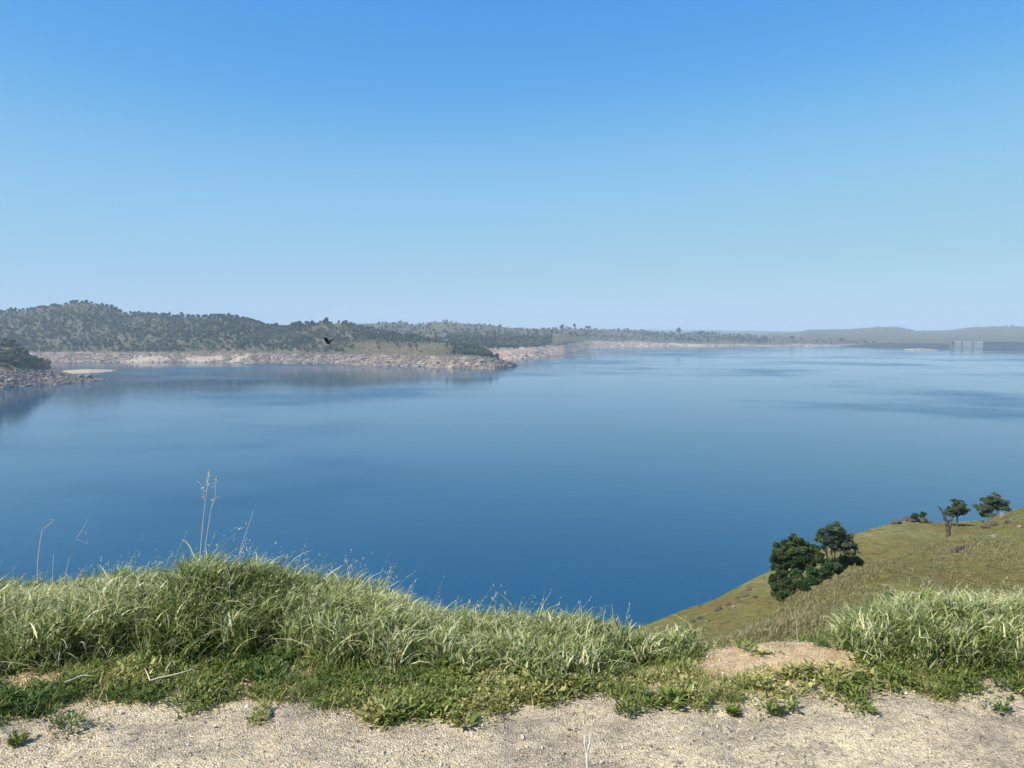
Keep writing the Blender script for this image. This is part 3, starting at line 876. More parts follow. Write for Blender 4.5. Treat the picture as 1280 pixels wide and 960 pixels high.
# the dead tree
b7 = hill_at(1185, 122)
root = empty('dead_tree', b7)
tag(root, 'leafless burnt snag with one hooked limb on the slope before the small oak', 'dead tree')
def rel(px, py, dy=0): return at(px, py, b7.y + dy) - b7
def chain(pp, rr_):
    return [Vector(p) for p in pp], rr_
me = tubes_mesh('trunk', [chain([Vector((0, 0, -0.6)), rel(1185.5, 667), rel(1184.5, 660), rel(1184, 653), rel(1181, 647), rel(1179.5, 642)], [.46, .36, .33, .24, .22, .15]),
                          chain([rel(1185.5, 664), rel(1187, 657), rel(1188, 652), rel(1189.5, 649.5)], [.24, .30, .2, .07])], 8)
link('trunk', me, [M['deadwood']], root)
for pp, rr_ in ((([rel(1179.5, 643), rel(1177, 638.5), rel(1175.5, 635), rel(1173, 633.2), rel(1171, 633.8)]), [.2, .16, .12, .09, .04]),
                (([rel(1183, 651), rel(1180, 650), rel(1178, 646.5)]), [.16, .1, .04]),
                (([rel(1187, 655), rel(1190, 651), rel(1190.5, 646)]), [.16, .1, .03]),
                (([rel(1184, 653), rel(1187, 650), rel(1188.5, 646.5), rel(1191, 645)]), [.15, .12, .08, .03]),
                (([rel(1185, 660), rel(1182, 657), rel(1181, 655)]), [.14, .09, .03]),
                (([rel(1181, 647), rel(1184, 643), rel(1184.5, 639)]), [.13, .08, .03])):
    link('limb', tubes_mesh('limb', [chain(pp, rr_)], 6), [M['deadwood']], root)

# ------------------------------------------------------------------ rocks
def rock_mesh(seed, rough=0.28, sub=3, sq=(1, 1, 0.7)):
    bm = bmesh.new(); bmesh.ops.create_icosphere(bm, subdivisions=sub, radius=1)
    rng = np.random.default_rng(seed)
    C = np.array([v.co[:] for v in bm.verts]); T = np.array([[v.index for v in f.verts] for f in bm.faces]); bm.free()
    # chop with random planes for flat, angular faces
    for k in range(12):
        n = rng.normal(size=3); n /= np.linalg.norm(n); d = rng.uniform(0.55, 0.9)
        e = C @ n - d
        C = C - np.where(e > 0, e, 0)[:, None] * n
    C = C * (1 + rough * 0.3 * fbm(C[:, 0] * 3 + seed, C[:, 1] * 3 + C[:, 2] * 2, seed, 3)[:, None])
    return C * np.array(sq), T
def rock(loc, size, label, mat, seed, name='boulder', group=None, sink=0.3, sub=3, cat='boulder'):
    C, T = rock_mesh(seed, sub=sub)
    me = np_mesh(name, C * np.array(size), [T], False)
    o = link(name, me, [mat]); o.location = Vector(loc) - Vector((0, 0, -size[2] * (0.7 - sink) * 0.6)); o.rotation_euler = (0, 0, seed * 1.7 % 6.28)
    tag(o, label, cat, group)
    return o
def rock_px(px, py, w, h, label, mat, seed, **kw):
    p = HILL.hit(px, py + h * 0.3, 30)
    k = p.y / F
    return rock(p, (w * k / 2, w * k / 2.2, h * k / 1.3), label, mat, seed, **kw)
# outcrop on the spur's skyline: several separate blocks
for i, (px, py, w, h) in enumerate([(1116, 654, 7, 4), (1121, 652, 12, 6), (1131, 649, 8, 4), (1136, 648, 14, 8), (1147, 646, 7, 5), (1154, 648, 11, 7), (1163, 651, 5, 3)]):
    rock_px(px, py, w, h, 'brown block in the rocky outcrop on the skyline of the spur', M['rock'], 400 + i, group='blocks of the skyline outcrop')
for i, (px, py, w, h) in enumerate([(1194, 688, 10, 9), (1201, 685, 12, 9), (1208, 682, 9, 6)]):
    rock_px(px, py, w, h, 'mauve-brown block in the outcrop halfway down the near slope', M['rock'], 410 + i, group='blocks of the mid-slope outcrop')
for i, (px, py, w, h) in enumerate([(1232, 658, 12, 8), (1242, 655, 11, 8), (1260, 652, 9, 6)]):
    rock_px(px, py, w, h, 'brown rock below the pale boulder on the brow of the slope', M['rock'], 420 + i, group='brown rocks at the brow')
rock_px(1252, 644, 8, 8, 'big pale boulder on the brow beside the half-hidden oak', M['palerock'], 430)
rock_px(1242, 670, 9, 6, 'flat white rock on the near slope below the brow', M['palerock'], 431)
rock_px(1179, 696, 5, 4, 'small pale stone on the slope left of the mid-slope outcrop', M['palerock'], 432)
rock_px(1188, 710, 4, 4, 'small cream stone lower on the slope under the mid-slope outcrop', M['palerock'], 433)
rock_px(917, 758, 5, 5, 'single whitish stone beside the dark rocks on the far spur', M['palerock'], 434)
rock_px(1275, 658, 7, 5, 'pale grey stone at the edge of the view on the brow', M['palerock'], 435)
for i, (px, py, w, h) in enumerate([(898, 761, 13, 7), (911, 755, 9, 4), (922, 748, 9, 5), (931, 744, 10, 7), (944, 746, 9, 4), (936, 736, 8, 6), (874, 773, 12, 5), (866, 776, 7, 5), (886, 776, 8, 3)]):
    rock_px(px, py, w, h, 'dark weathered rock in the broken line across the far spur', M['rock'], 440 + i, group='dark rocks across the far spur')

for i, (px, py, w, h, lb) in enumerate([(1144, 645, 5, 4, 'small dark shrub on top of the skyline outcrop, the left one of two'), (1153, 643.5, 5, 4, 'small dark shrub on top of the skyline outcrop, the right one of two'),
                                (1098, 767, 20, 8, 'dark low bush behind the grass on the right bank'), (1112, 752, 18, 8, 'dark green bush just above the grass on the right bank')]):
    Yb = 150 if i < 2 else 38
    bb = hill_at(px, Yb)
    bush(bb, [blob_px(bb, px, py, w, h, 0, 1)], 700 if i < 2 else 3000, 0.18 if i < 2 else 0.12, M['oak'], 320 + i, lb)
# boulders of the drawdown shores: the largest as objects, the rest as stuff
RV = [rock_mesh(500 + i, sub=2 if i < 6 else 1) for i in range(9)]
RME = []
for i in range(6):
    me = np_mesh('shore_boulder', RV[i][0], [RV[i][1]]); me.materials.append(M['greyrock']); RME.append(me)
bc = []
rng = np.random.default_rng(88)
for surf, a, b, n, sz, zone in ((L1, -40, 130, 2000, 2.3, 0), (L2, 130, 648, 3800, 2.9, 1), (L3, 640, 1100, 900, 3.4, 2), (L2, 40, 140, 350, 3.4, 1)):
    u = rng.uniform((a - 640) / F, (b - 640) / F, n); t = rng.uniform(0.98, 2.02, n)
    X, Y, Z = surf.sample(u, t)
    s = sz * rng.lognormal(0, 0.42, n) * 0.62
    for i in range(n):
        if surf.u[0] < u[i] < surf.u[-1]: bc.append((X[i], Y[i], Z[i], s[i], zone))
bc.sort(key=lambda r: -r[3] / r[1])
BL = [('jagged grey boulder on the rocky shore of the nearest wooded point', 'boulders of the nearest point'),
      ('pale boulder in the bleached rock band around the headland', 'boulders of the headland band'),
      ('pale boulder on the low sandy bank behind the headland', 'boulders of the sandy bank')]
for i, (X, Y, Z, s, zn) in enumerate(bc[:240]):
    o = bpy.data.objects.new('shore_boulder', RME[i % 6]); COL.objects.link(o)
    o.location = (X, Y, Z + 0.15 * s); o.scale = (s * 1.3, s, s); o.rotation_euler = (0, 0, i * 2.4)
    tag(o, BL[zn][0], 'boulder', BL[zn][1])
Vs = []; Ts = []; off = 0
for i, (X, Y, Z, s, zn) in enumerate(bc[240:]):
    C, T = RV[6 + i % 3]
    a = i * 2.4; R = np.array([[math.cos(a), -math.sin(a), 0], [math.sin(a), math.cos(a), 0], [0, 0, 1]])
    Vs.append((C * np.array([1.3, 1, 1]) * s) @ R.T + np.array([X, Y, Z + 0.15 * s])); Ts.append(T + off); off += len(C)
me = np_mesh('shore_rubble', np.concatenate(Vs), [np.concatenate(Ts)])
tag(link('shore_rubble', me, [M['greyrock']]), 'broken pale rock rubble along the drawdown shores', 'rubble', kind='stuff')

# bright rocks on the headland shore
def spot(px, py, surf, s, mat, label, seed):
    p = surf.hit(px, py)
    rock(p, (s, s * .8, s * .8), label, mat, seed, sub=2)
spot(170, 446.5, L2, 6.5, M['white'], 'bright white boulder beside a dark gap on the headland shore', 601)
spot(176, 447, L2, 5.0, M['white'], 'second bright white boulder in the pair above the sandy strip', 602)
spot(40, 444, L1, 3.6, M['white'], 'white rock standing out at the edge of the trees on the nearest point', 603)
spot(530, 455, L2, 3.6, M['white'], 'small brilliant white rock low in the headland rock band', 604)

# ------------------------------------------------------------------ dam
def box_arrays(x0, x1, y0, y1, z0, z1, off=0):
    V = [(x, y, z) for x in (x0, x1) for y in (y0, y1) for z in (z0, z1)]
    Q = [(0, 1, 3, 2), (4, 6, 7, 5), (0, 4, 5, 1), (2, 3, 7, 6), (0, 2, 6, 4), (1, 5, 7, 3)]
    return V, [tuple(i + off for i in q) for q in Q]
def boxes(name, bs, mat, parent=None, bevel=0.0):
    bm = bmesh.new()
    for b in bs:
        V, Q = box_arrays(*b)
        vs = [bm.verts.new(v) for v in V]
        for q in Q: bm.faces.new([vs[i] for i in q])
    bmesh.ops.recalc_face_normals(bm, faces=bm.faces[:])
    if bevel: bmesh.ops.bevel(bm, geom=bm.edges[:], offset=bevel, segments=1, affect='EDGES')
    me = bpy.data.meshes.new(name); bm.to_mesh(me); bm.free()
    return link(name, me, [mat], parent)
A_ = at(1046, 432.7, shoreY(432.7)); B_ = at(1300, 436.8, shoreY(436.8))
dam = empty('concrete_dam', (A_.x, A_.y, WATER))
dam.rotation_euler = (0, 0, math.atan2(B_.y - A_.y, B_.x - A_.x))
tag(dam, 'long straight concrete dam with pale spillway piers closing the far side of the lake', 'dam')
_d = (B_ - A_); _d.z = 0; _d.normalize()
def X(px):
    """distance along the dam where a photo column meets it"""
    u = (px - 640) / F * 0.9992
    return (u * A_.y - A_.x) / (_d.x - u * _d.y)
def hz_(px, row):
    return -s_of(row) * (A_.y + X(px) * _d.y) - WATER
top = hz_(1260, 427.8); topL = hz_(1187, 429.6); YD = A_.y + X(1210) * _d.y
def dz(py): return -s_of(py) * YD
boxes('dam_wall', [(X(1230), X(1700), 0, 14, -8, top)], M['concrete'], dam)
boxes('dam_wall', [(X(1108), X(1187), 0, 14, -8, topL)], M['concrete'], dam)
me = bpy.data.meshes.new('abutment')      # the left end runs down into the bank
xa, xb = X(1050), X(1108) - 0.05
me.from_pydata([(xa, 0, -8), (xb, 0, -8), (xb, 0, topL), (xa + 60, 0, topL * .35), (xa, 0, 1), (xa, 14, -8), (xb, 14, -8), (xb, 14, topL), (xa + 60, 14, topL * .35), (xa, 14, 1)], [],
               [(0, 1, 2, 3, 4), (9, 8, 7, 6, 5), (0, 5, 6, 1), (1, 6, 7, 2), (2, 7, 8, 3), (3, 8, 9, 4), (4, 9, 5, 0)]); me.update()
link('abutment', me, [M['concrete']], dam)
boxes('parapet', [(X(1230), X(1700), -1.2, -0.05, top - 1.5, top + 1.3)], M['concrete'], dam)
boxes('spillway_sill', [(X(1187) + .05, X(1230) - .05, 2, 14, -8, hz_(1210, 433.0))], M['pier'], dam)
for px in (1188.5, 1191.5, 1201.5, 1215, 1228.5):
    w = 0.9 if px != 1191.5 else 0.5
    boxes('spillway_pier', [(X(px - w), X(px + w), -3, 16, -8, hz_(1210, 426.6))], M['pier'], dam, 0.4)
for a, b in ((1192.5, 1200), (1203, 1213.5), (1216.5, 1227)):
    boxes('spillway_gate', [(X(a), X(b), 4, 5.5, hz_(1210, 432.4), hz_(1210, 428.8))], M['gatewhite'], dam)
    boxes('hoist_bridge', [(X(a) - 1, X(b) + 1, 1, 10, hz_(1210, 427.9), hz_(1210, 427.2))], M['steel'], dam)

# thin mast on the low land
p = L3.hit(858, 419)
mast = empty('radio_mast', p); tag(mast, 'thin lattice mast rising above the trees on the low land across the lake', 'mast')
hm = (dz(401) - dz(419)) * p.y / YD
Ls = []
for k in range(3):
    a = k * 2.094
    Ls.append(([Vector((math.cos(a) * 1.6, math.sin(a) * 1.6, -1)), Vector((math.cos(a) * 0.5, math.sin(a) * 0.5, hm * .93))], [0.35, 0.25]))
for i in range(14):
    z0, z1 = hm * i / 15, hm * (i + 1) / 15
    r0, r1 = 1.6 - 1.1 * i / 15, 1.6 - 1.1 * (i + 1) / 15
    for k in range(3):
        a, b_ = k * 2.094, (k + 1) * 2.094
        Ls.append(([Vector((math.cos(a) * r0, math.sin(a) * r0, z0)), Vector((math.cos(b_) * r1, math.sin(b_) * r1, z1))], [0.12, 0.12]))
link('lattice', tubes_mesh('lattice', Ls, 4), [M['steel']], mast)
bm = bmesh.new(); bmesh.ops.create_cone(bm, cap_ends=True, segments=12, radius1=1.6, radius2=2.4, depth=3.0, matrix=Matrix.Translation((0, 0, hm)))
me = bpy.data.meshes.new('antenna'); bm.to_mesh(me); bm.free(); link('antenna', me, [M['steel']], mast)

# two small boats
def boat(px, py, L, label):
    Y = shoreY(py)
    root = empty('motor_boat', ((px - 640) / F * Y * 0.9993, Y, WATER)); tag(root, label, 'boat')
    root.rotation_euler = (0, 0, 0.5)
    secs = []
    for t, w, zt in ((-0.5, 0.80, 0.9), (-0.3, 0.95, 0.9), (0, 1.0, 0.95), (0.25, 0.8, 1.05), (0.42, 0.4, 1.2), (0.5, 0.05, 1.3)):
        secs.append([(t * L, -w * L * 0.16, zt), (t * L, -w * L * .13, 0.1), (t * L, 0, -0.25), (t * L, w * L * .13, 0.1), (t * L, w * L * 0.16, zt), (t * L, 0, zt - 0.1)])
    V = [p for s in secs for p in s]; Q = []
    for i in range(len(secs) - 1):
        for k in range(6):
            a = i * 6 + k; b = i * 6 + (k + 1) % 6
            Q.append((a, b, b + 6, a + 6))
    me = bpy.data.meshes.new('hull'); me.from_pydata(V, [], Q + [(5, 4, 3, 2, 1, 0)]); me.update()
    link('hull', me, [M['dark']], root)
    boxes('canopy', [(-0.25 * L, 0.1 * L, -L * .13, L * .13, 2.3, 2.42)] + [(x, x + .08, y, y + .08, 0.8, 2.3) for x in (-.24 * L, .08 * L) for y in (-L * .12, L * .11)], M['dark'], root)
    boxes('windscreen', [(0.12 * L, 0.14 * L, -L * .11, L * .11, 0.95, 1.7)], M['glass'], root)
boat(325, 457.8, 8.0, 'small dark boat lying just off the rocky headland shore')
boat(1052, 437.5, 10.0, 'small dark boat out on the open lake below the end of the low spit')

# ------------------------------------------------------------------ the bird over the headland
bp = at(410.3, 428.2, 22.0)
bird = empty('bird', bp); tag(bird, 'black bird in flight with raised wings in front of the wooded headland', 'bird')
bird.rotation_euler = (0.15, 0.1, 2.6)
def ellip(name, pts, rads, mat, parent, sides=12):
    link(name, tubes_mesh(name, [([Vector(p) for p in pts], rads)], sides), [mat], parent)
ellip('body', [(-.115, 0, .012), (-.10, 0, .014), (-.06, 0, 0.004), (0, 0, -.004), (.05, 0, .006), (.078, 0, .024), (.092, 0, .034), (.11, 0, .036), (.121, 0, .034), (.127, 0, .032), (.15, 0, .026)],
      [.006, .018, .034, .043, .038, .026, .025, .026, .018, .007, .001], M['feather'], bird)
def wing(sgn):
    V = []; n = 9
    for i in range(n):
        t = i / (n - 1)
        y = sgn * (0.02 + 0.145 * t); z = 0.015 + 0.115 * t ** 0.85
        le = 0.055 + 0.02 * math.sin(t * 3.1) - 0.05 * t * t
        te = -0.050 - 0.030 * math.sin(t * 2.4) - (0.02 if i % 2 else 0) * t
        V += [(le, y, z + .004), (te, y, z - 0.006), (le, y, z - .002), (te, y, z - 0.010)]
    Q = []
    for i in range(n - 1):
        a = i * 4
        Q += [(a, a + 4, a + 5, a + 1), (a + 2, a + 3, a + 7, a + 6), (a, a + 2, a + 6, a + 4), (a + 1, a + 5, a + 7, a + 3)]
    Q += [(0, 1, 3, 2), (a + 4, a + 6, a + 7, a + 5)]
    me = bpy.data.meshes.new('wing'); me.from_pydata(V, [], Q); me.update(); link('wing', me, [M['feather']], bird)
wing(1); wing(-1)
me = bpy.data.meshes.new('tail'); me.from_pydata([(-.09, -.014, .014), (-.09, .014, .014), (-.19, .042, .012), (-.20, 0, .012), (-.19, -.042, .012), (-.09, -.014, .008), (-.09, .014, .008), (-.19, .042, .007), (-.20, 0, .007), (-.19, -.042, .007)], [],
    [(0, 1, 2, 3, 4), (9, 8, 7, 6, 5), (0, 4, 9, 5), (4, 3, 8, 9), (3, 2, 7, 8), (2, 1, 6, 7), (1, 0, 5, 6)]); me.update(); link('tail', me, [M['feather']], bird)

# ------------------------------------------------------------------ grass
def TZ(A, t):
    return ((A[:, 1:] + A[:, :-1]) * 0.5 * np.diff(t)).sum(1)

def blades(base, length, width, heading, lean, curl, tint, K=4, twist=None):
    """arrays of n blades -> verts, quads, tris, tint"""
    n = len(base)
    hd = np.stack([np.cos(heading), np.sin(heading), np.zeros(n)], 1)
    sd = np.stack([-np.sin(heading), np.cos(heading), np.zeros(n)], 1)
    if twist is not None:
        c = np.cos(twist)[:, None]; s = np.sin(twist)[:, None]
        sd = sd * c + hd * s
    ts = np.linspace(0, 1, K + 1)
    V = np.zeros((n, 2 * K + 1, 3))
    for i, t in enumerate(ts):
        ang = lean + curl * t          # angle from vertical
        # integrate direction
        m = 6
        tt = np.linspace(0, t, m)
        A = lean[:, None] + curl[:, None] * tt[None]
        hx = TZ(np.sin(A), tt) if t > 0 else np.zeros(n)
        hz = TZ(np.cos(A), tt) if t > 0 else np.zeros(n)
        P = base + hd * (length * hx)[:, None]
        P[:, 2] += length * hz
        w = width * (1 - t ** 1.6) * 0.5 * (0.7 + 0.6 * math.sin(min(t * 2.2 + .4, 3.1)))
        if i < K:
            V[:, 2 * i] = P - sd * w[:, None]; V[:, 2 * i + 1] = P + sd * w[:, None]
        else:
            V[:, 2 * K] = P
    o = (np.arange(n) * (2 * K + 1))[:, None]
    Q = []
    for i in range(K - 1):
        Q.append(o + np.array([[2 * i, 2 * i + 1, 2 * i + 3, 2 * i + 2]]))
    T = o + np.array([[2 * K - 2, 2 * K - 1, 2 * K]])
    return V.reshape(-1, 3), np.concatenate(Q), T, np.repeat(tint, 2 * K + 1)

def top_row(px):
    """photo row of the tops of the tall grass"""
    return np.interp(px, [-300, 0, 60, 100, 140, 170, 210, 240, 290, 330, 360, 400, 440, 480, 510, 540, 570, 620, 660, 700, 760, 800, 850, 900, 1020, 1050, 1080, 1110, 1150, 1200, 1280, 1600],
                     [722, 724, 728, 722, 706, 708, 708, 692, 694, 700, 714, 722, 722, 734, 755, 774, 787, 784, 780, 790, 801, 808, 812, 830, 815, 778, 760, 752, 744, 740, 744, 735])
def tall_start(px):
    """photo row where the tall grass begins (its foot)"""
    return np.interp(px, [-300, 0, 200, 350, 450, 560, 650, 740, 800, 870, 900, 1040, 1060, 1110, 1280, 1600],
                     [822, 824, 820, 812, 818, 828, 838, 835, 822, 806, 780, 780, 808, 826, 828, 828])

def scatter_fore(n, rng, y0=3.4, y1=7.0):
    Y = rng.uniform(y0, y1, n); px = rng.uniform(-160, 1440, n)
    Z = np.full(n, GROUND)
    X = (px - 640) / F * (Y * CP - Z * SP)
    Z = gh(X, Y)
    return X, Y, Z

rng = np.random.default_rng(17)
# clump centres
X, Y, Z = scatter_fore(9500, rng, 4.3, 6.5)
px, py = proj(X, Y, Z)
cr = crest(X / Y)
ok = (Y < cr + 0.45) & (py < tall_start(px) + np.clip(12 * rng.normal(size=len(X)), -20, 16) + 20 * fbm(X * 2.5, Y * 2.5, 43, 2))
ok &= ~((px > 875) & (px < 1045))
ok &= fbm(X * 2.6, Y * 2.6, 44, 3) > -0.33
Xc, Yc, Zc = X[ok], Y[ok], Z[ok]
pxc = px[ok]
Hc = GROUND + s_of(0) * 0
Htop = -np.array([s_of(p) for p in top_row(pxc)]) * np.minimum(Yc + 0.05, crest(Xc / Yc) + 0.1) - GROUND
Hc = np.clip(Htop, 0.10, 0.60)
# lower towards the front of the bank
front = np.clip((Yc - (crest(Xc / Yc) - 0.75)) / 0.6, 0, 1)
Hc = Hc * (0.55 + 0.45 * front) * (1.0 + 0.28 * fbm(Xc * 1.7, Yc * 1.7, 46, 2)) + 0.03
# a little taller over the dropping ground behind the crest
Hc = Hc + np.clip(GROUND - Zc - 0.03, 0, 0.35) * 0.9
nb = np.full(len(Xc), 38)
ci = np.repeat(np.arange(len(Xc)), nb)
n = len(ci)
print('tall clumps', len(Xc), 'blades', n)
rad = 0.075 * np.sqrt(rng.random(n)); an = rng.uniform(0, 6.283, n)
bx = Xc[ci] + rad * np.cos(an); by = Yc[ci] + rad * np.sin(an)
lift = rng.random(n) ** 1.3 * 0.72
lift = np.where(rng.random(n) < 0.2, 0, lift)
base = np.stack([bx, by, gh(bx, by) - 0.01 + lift * Hc[ci]], 1)
Hc = Hc * rng.uniform(0.66, 1.22, len(Xc)) * np.interp(py[ok] - tall_start(pxc), [0, 25], [1, 0.55])
ctint = np.clip(0.42 + 0.28 * fbm(Xc * 1.1, Yc * 1.1, 47, 3) * 1.6 + 0.12 * rng.normal(size=len(Xc)), 0, 1)
ctint = np.clip(ctint + 0.14 * np.exp(-((pxc - 600) / 190) ** 2), 0, 1)
ctint = np.where(rng.random(len(Xc)) < 0.10, rng.uniform(.8, 1, len(Xc)), ctint)
cwind = 0.35 + 0.5 * rng.normal(size=len(Xc))
hd = np.where(rng.random(n) < 0.85, rng.uniform(0, 6.283, n), cwind[ci] + 0.8 * rng.normal(size=n))
curl = np.abs(rng.normal(0.8, 0.6, n)); lean = np.abs(rng.normal(0.25, 0.28, n))
eff = np.clip(1 - 0.16 * (curl + lean) ** 2, 0.45, 1)
ln = np.minimum(Hc[ci] * (1 - lift) * rng.uniform(0.65, 1.12, n), rng.uniform(0.08, 0.23, n)) / eff
ln = np.where(lift == 0, Hc[ci] * rng.uniform(0.5, 1.0, n), ln)
V1 = blades(base, ln, rng.uniform(0.006, 0.0145, n), hd, lean, curl, np.clip(ctint[ci] + 0.27 * rng.normal(size=n), 0, 1), 4, rng.uniform(-1.3, 1.3, n))
# straw-coloured dead blades low in the mass and a few thin seed stems above it
m_ = n // 9
si = rng.integers(0, len(Xc), m_)
bx = Xc[si] + rng.normal(0, .05, m_); by = Yc[si] + rng.normal(0, .05, m_)
V2 = blades(np.stack([bx, by, gh(bx, by)], 1), Hc[si] * rng.uniform(.5, .95, m_), rng.uniform(.003, .007, m_), rng.uniform(0, 6.28, m_),
            rng.uniform(.1, .9, m_), rng.uniform(.2, 1.8, m_), np.clip(rng.normal(0.95, .08, m_), 0, 1), 4, rng.uniform(-1.3, 1.3, m_))
m_ = 1300
si = rng.integers(0, len(Xc), m_)
bx = Xc[si]; by = Yc[si]
V3 = blades(np.stack([bx, by, gh(bx, by)], 1), Hc[si] * rng.uniform(1.1, 1.42, m_), rng.uniform(.003, .0055, m_), rng.uniform(-.8, .8, m_),
            rng.uniform(.0, .3, m_), rng.uniform(.1, .9, m_), np.clip(rng.normal(0.7, .2, m_), 0, 1), 4, rng.uniform(-1.3, 1.3, m_))

tips = V3[0].reshape(-1, 9, 3)[:, 8]; low = V3[0].reshape(-1, 9, 3)[:, 6]
ti = np.repeat(np.arange(len(tips)), 9); n3 = len(ti); f3 = rng.random(n3)[:, None]
P3 = tips[ti] * (1 - f3) + low[ti] * f3 + rng.normal(0, .004, (n3, 3))
V4 = blades(P3, rng.uniform(.012, .024, n3), rng.uniform(.0035, .006, n3), rng.uniform(0, 6.28, n3), rng.uniform(.2, 2.6, n3), rng.uniform(0, .4, n3),
            np.clip(rng.normal(.85, .12, n3), 0, 1), 4, rng.uniform(-1.3, 1.3, n3))

def merge(parts):
    Vs, Qs, Ts, ta = [], [], [], []; off = 0
    for V, Q, T, t in parts:
        Vs.append(V); Qs.append(Q + off); Ts.append(T + off); ta.append(t); off += len(V)
    return np.concatenate(Vs), np.concatenate(Qs), np.concatenate(Ts), np.concatenate(ta)
V, Q, T, ta = merge([V1, V2, V3, V4])
tag(link('tall_grass', np_mesh('tall_grass', V, [Q, T], False, attrs={'tint': ta}), [M['blade']]),
    'tall pale-tipped green grass along the edge of the bluff', 'grass', kind='stuff')

# low weeds and short turf between gravel and tall grass
X, Y, Z = scatter_fore(30000, rng, 3.7, 6.0)
px, py = proj(X, Y, Z)
nz = fbm(X * 2.2, Y * 2.2, 55, 3); nz2 = fbm(X * 7, Y * 7, 56, 2)
pr = np.clip((edge_y(px) + 22 * nz + 8 * nz2 + 12 - py) / 22.0, 0, 1) ** 1.3
# the bare mound and its thin surroundings
mound = (1 - ((px - 972 + 18 * nz2) / 108) ** 4 - ((py - 816 + 8 * nz) / 32) ** 4) > 0.05
pr = np.where(mound, 0.02 + 0.22 * (nz2 > 0.40), pr)
right = (px > 640)
pr = np.where(right & (nz2 < -0.08), pr * 0.15, pr)
pr = np.where((~right) & (nz * 0.6 + nz2 < -0.30), pr * 0.15, pr)
pr = np.where((px < 150) & (py > 885) & (nz < 0.0), pr * 0.4, pr)
# strays out on the gravel
stray = (py > edge_y(px)) & (py < edge_y(px) + 22) & (nz2 > 0.42)
pr = np.where(stray, 0.25, pr)
ok = (rng.random(len(X)) < pr) & (Y < crest(X / Y) + 0.3)
Xw, Yw, Zw = X[ok], Y[ok], Z[ok]; pxw = px[ok]
k = 15
ci = np.repeat(np.arange(len(Xw)), k); n = len(ci)
print('weeds', len(Xw), n)
hgt = rng.uniform(0.015, 0.075, len(Xw)) * (1 + 0.5 * nz[ok])
a = rng.uniform(0, 6.283, n); r = 0.045 * np.sqrt(rng.random(n)) * rng.uniform(.6, 1.5, len(Xw))[ci]
bx = Xw[ci] + r * np.cos(a); by = Yw[ci] + r * np.sin(a)
base = np.stack([bx, by, gh(bx, by) + hgt[ci] * rng.random(n)], 1)
lsz = np.exp(0.9 * fbm(Xw * 3.1, Yw * 3.1, 91, 2) + 0.25 * rng.normal(size=len(Xw)))[ci]
yel = np.clip(0.28 + 1.2 * fbm(Xw * 1.2, Yw * 2, 58, 3) + 0.18 * (pxw > 430), 0, 1)
W1 = blades(base, rng.uniform(.010, .032, n) * lsz, rng.uniform(.006, .014, n) * lsz, a + rng.normal(0, .5, n), rng.uniform(.5, 1.4, n), rng.uniform(0, .6, n),
            np.clip(yel[ci] * 0.8 + .15 * rng.normal(size=n), 0, 1), 2, rng.uniform(-.4, .4, n))
# short fine grass between the weeds
m_ = 52000
j = rng.integers(0, len(Xw), m_)
bx = Xw[j] + rng.normal(0, .04, m_); by = Yw[j] + rng.normal(0, .04, m_)
W2 = blades(np.stack([bx, by, gh(bx, by) - .004], 1), rng.uniform(.03, .12, m_), rng.uniform(.0025, .006, m_), rng.uniform(0, 6.28, m_),
            rng.uniform(.0, .7, m_), rng.uniform(.2, 1.4, m_), np.where(rng.random(m_) < .22, 1.0, np.clip(rng.normal(.4, .25, m_), 0, 1)), 3, rng.uniform(-1, 1, m_))
# K differs, so keep them as two stuff objects
V, Q, T, ta = W1
tag(link('low_weeds', np_mesh('low_weeds', V, [Q, T], False, attrs={'tint': ta}), [M['weed']]), 'low leafy green weeds creeping over the edge of the gravel', 'weeds', kind='stuff')
V, Q, T, ta = W2
tag(link('short_grass', np_mesh('short_grass', V, [Q, T], False, attrs={'tint': ta}), [M['weed']]), 'short fine grass growing between the low weeds', 'grass', kind='stuff')

# grass tufts on the near hillside
n = 75000
u = rng.uniform(ray(760, 700)[0], ray(1420, 700)[0], n); t = rng.uniform(1.4, 5.15, n)
X, Y, Z = HILL.sample(u, t)
g = fbm(X * 0.12, Y * 0.12, 66, 3)
ok = rng.random(n) < np.clip(0.35 + 0.9 * g, 0.06, 1) * np.where(t > 3.15, 0.22, 1.0)
X, Y, Z, g = X[ok], Y[ok], Z[ok], g[ok]
ci = np.repeat(np.arange(len(X)), 4); n = len(ci)
base = np.stack([X[ci] + rng.normal(0, .09, n), Y[ci] + rng.normal(0, .09, n), Z[ci] - .03], 1)
HT = blades(base, rng.uniform(.12, .42, n), rng.uniform(.03, .07, n), rng.uniform(0, 6.28, n), rng.uniform(0, .5, n), rng.uniform(.2, 1.2, n),
            np.clip(.55 + .5 * g[ci] + .2 * rng.normal(size=n), 0, 1), 2, rng.uniform(-1, 1, n))
V, Q, T, ta = HT
tag(link('hillside_grass', np_mesh('hillside_grass', V, [Q, T], False, attrs={'tint': ta}), [M['tuft']]), 'thin olive grass tufts over the right-hand slope', 'grass', kind='stuff')

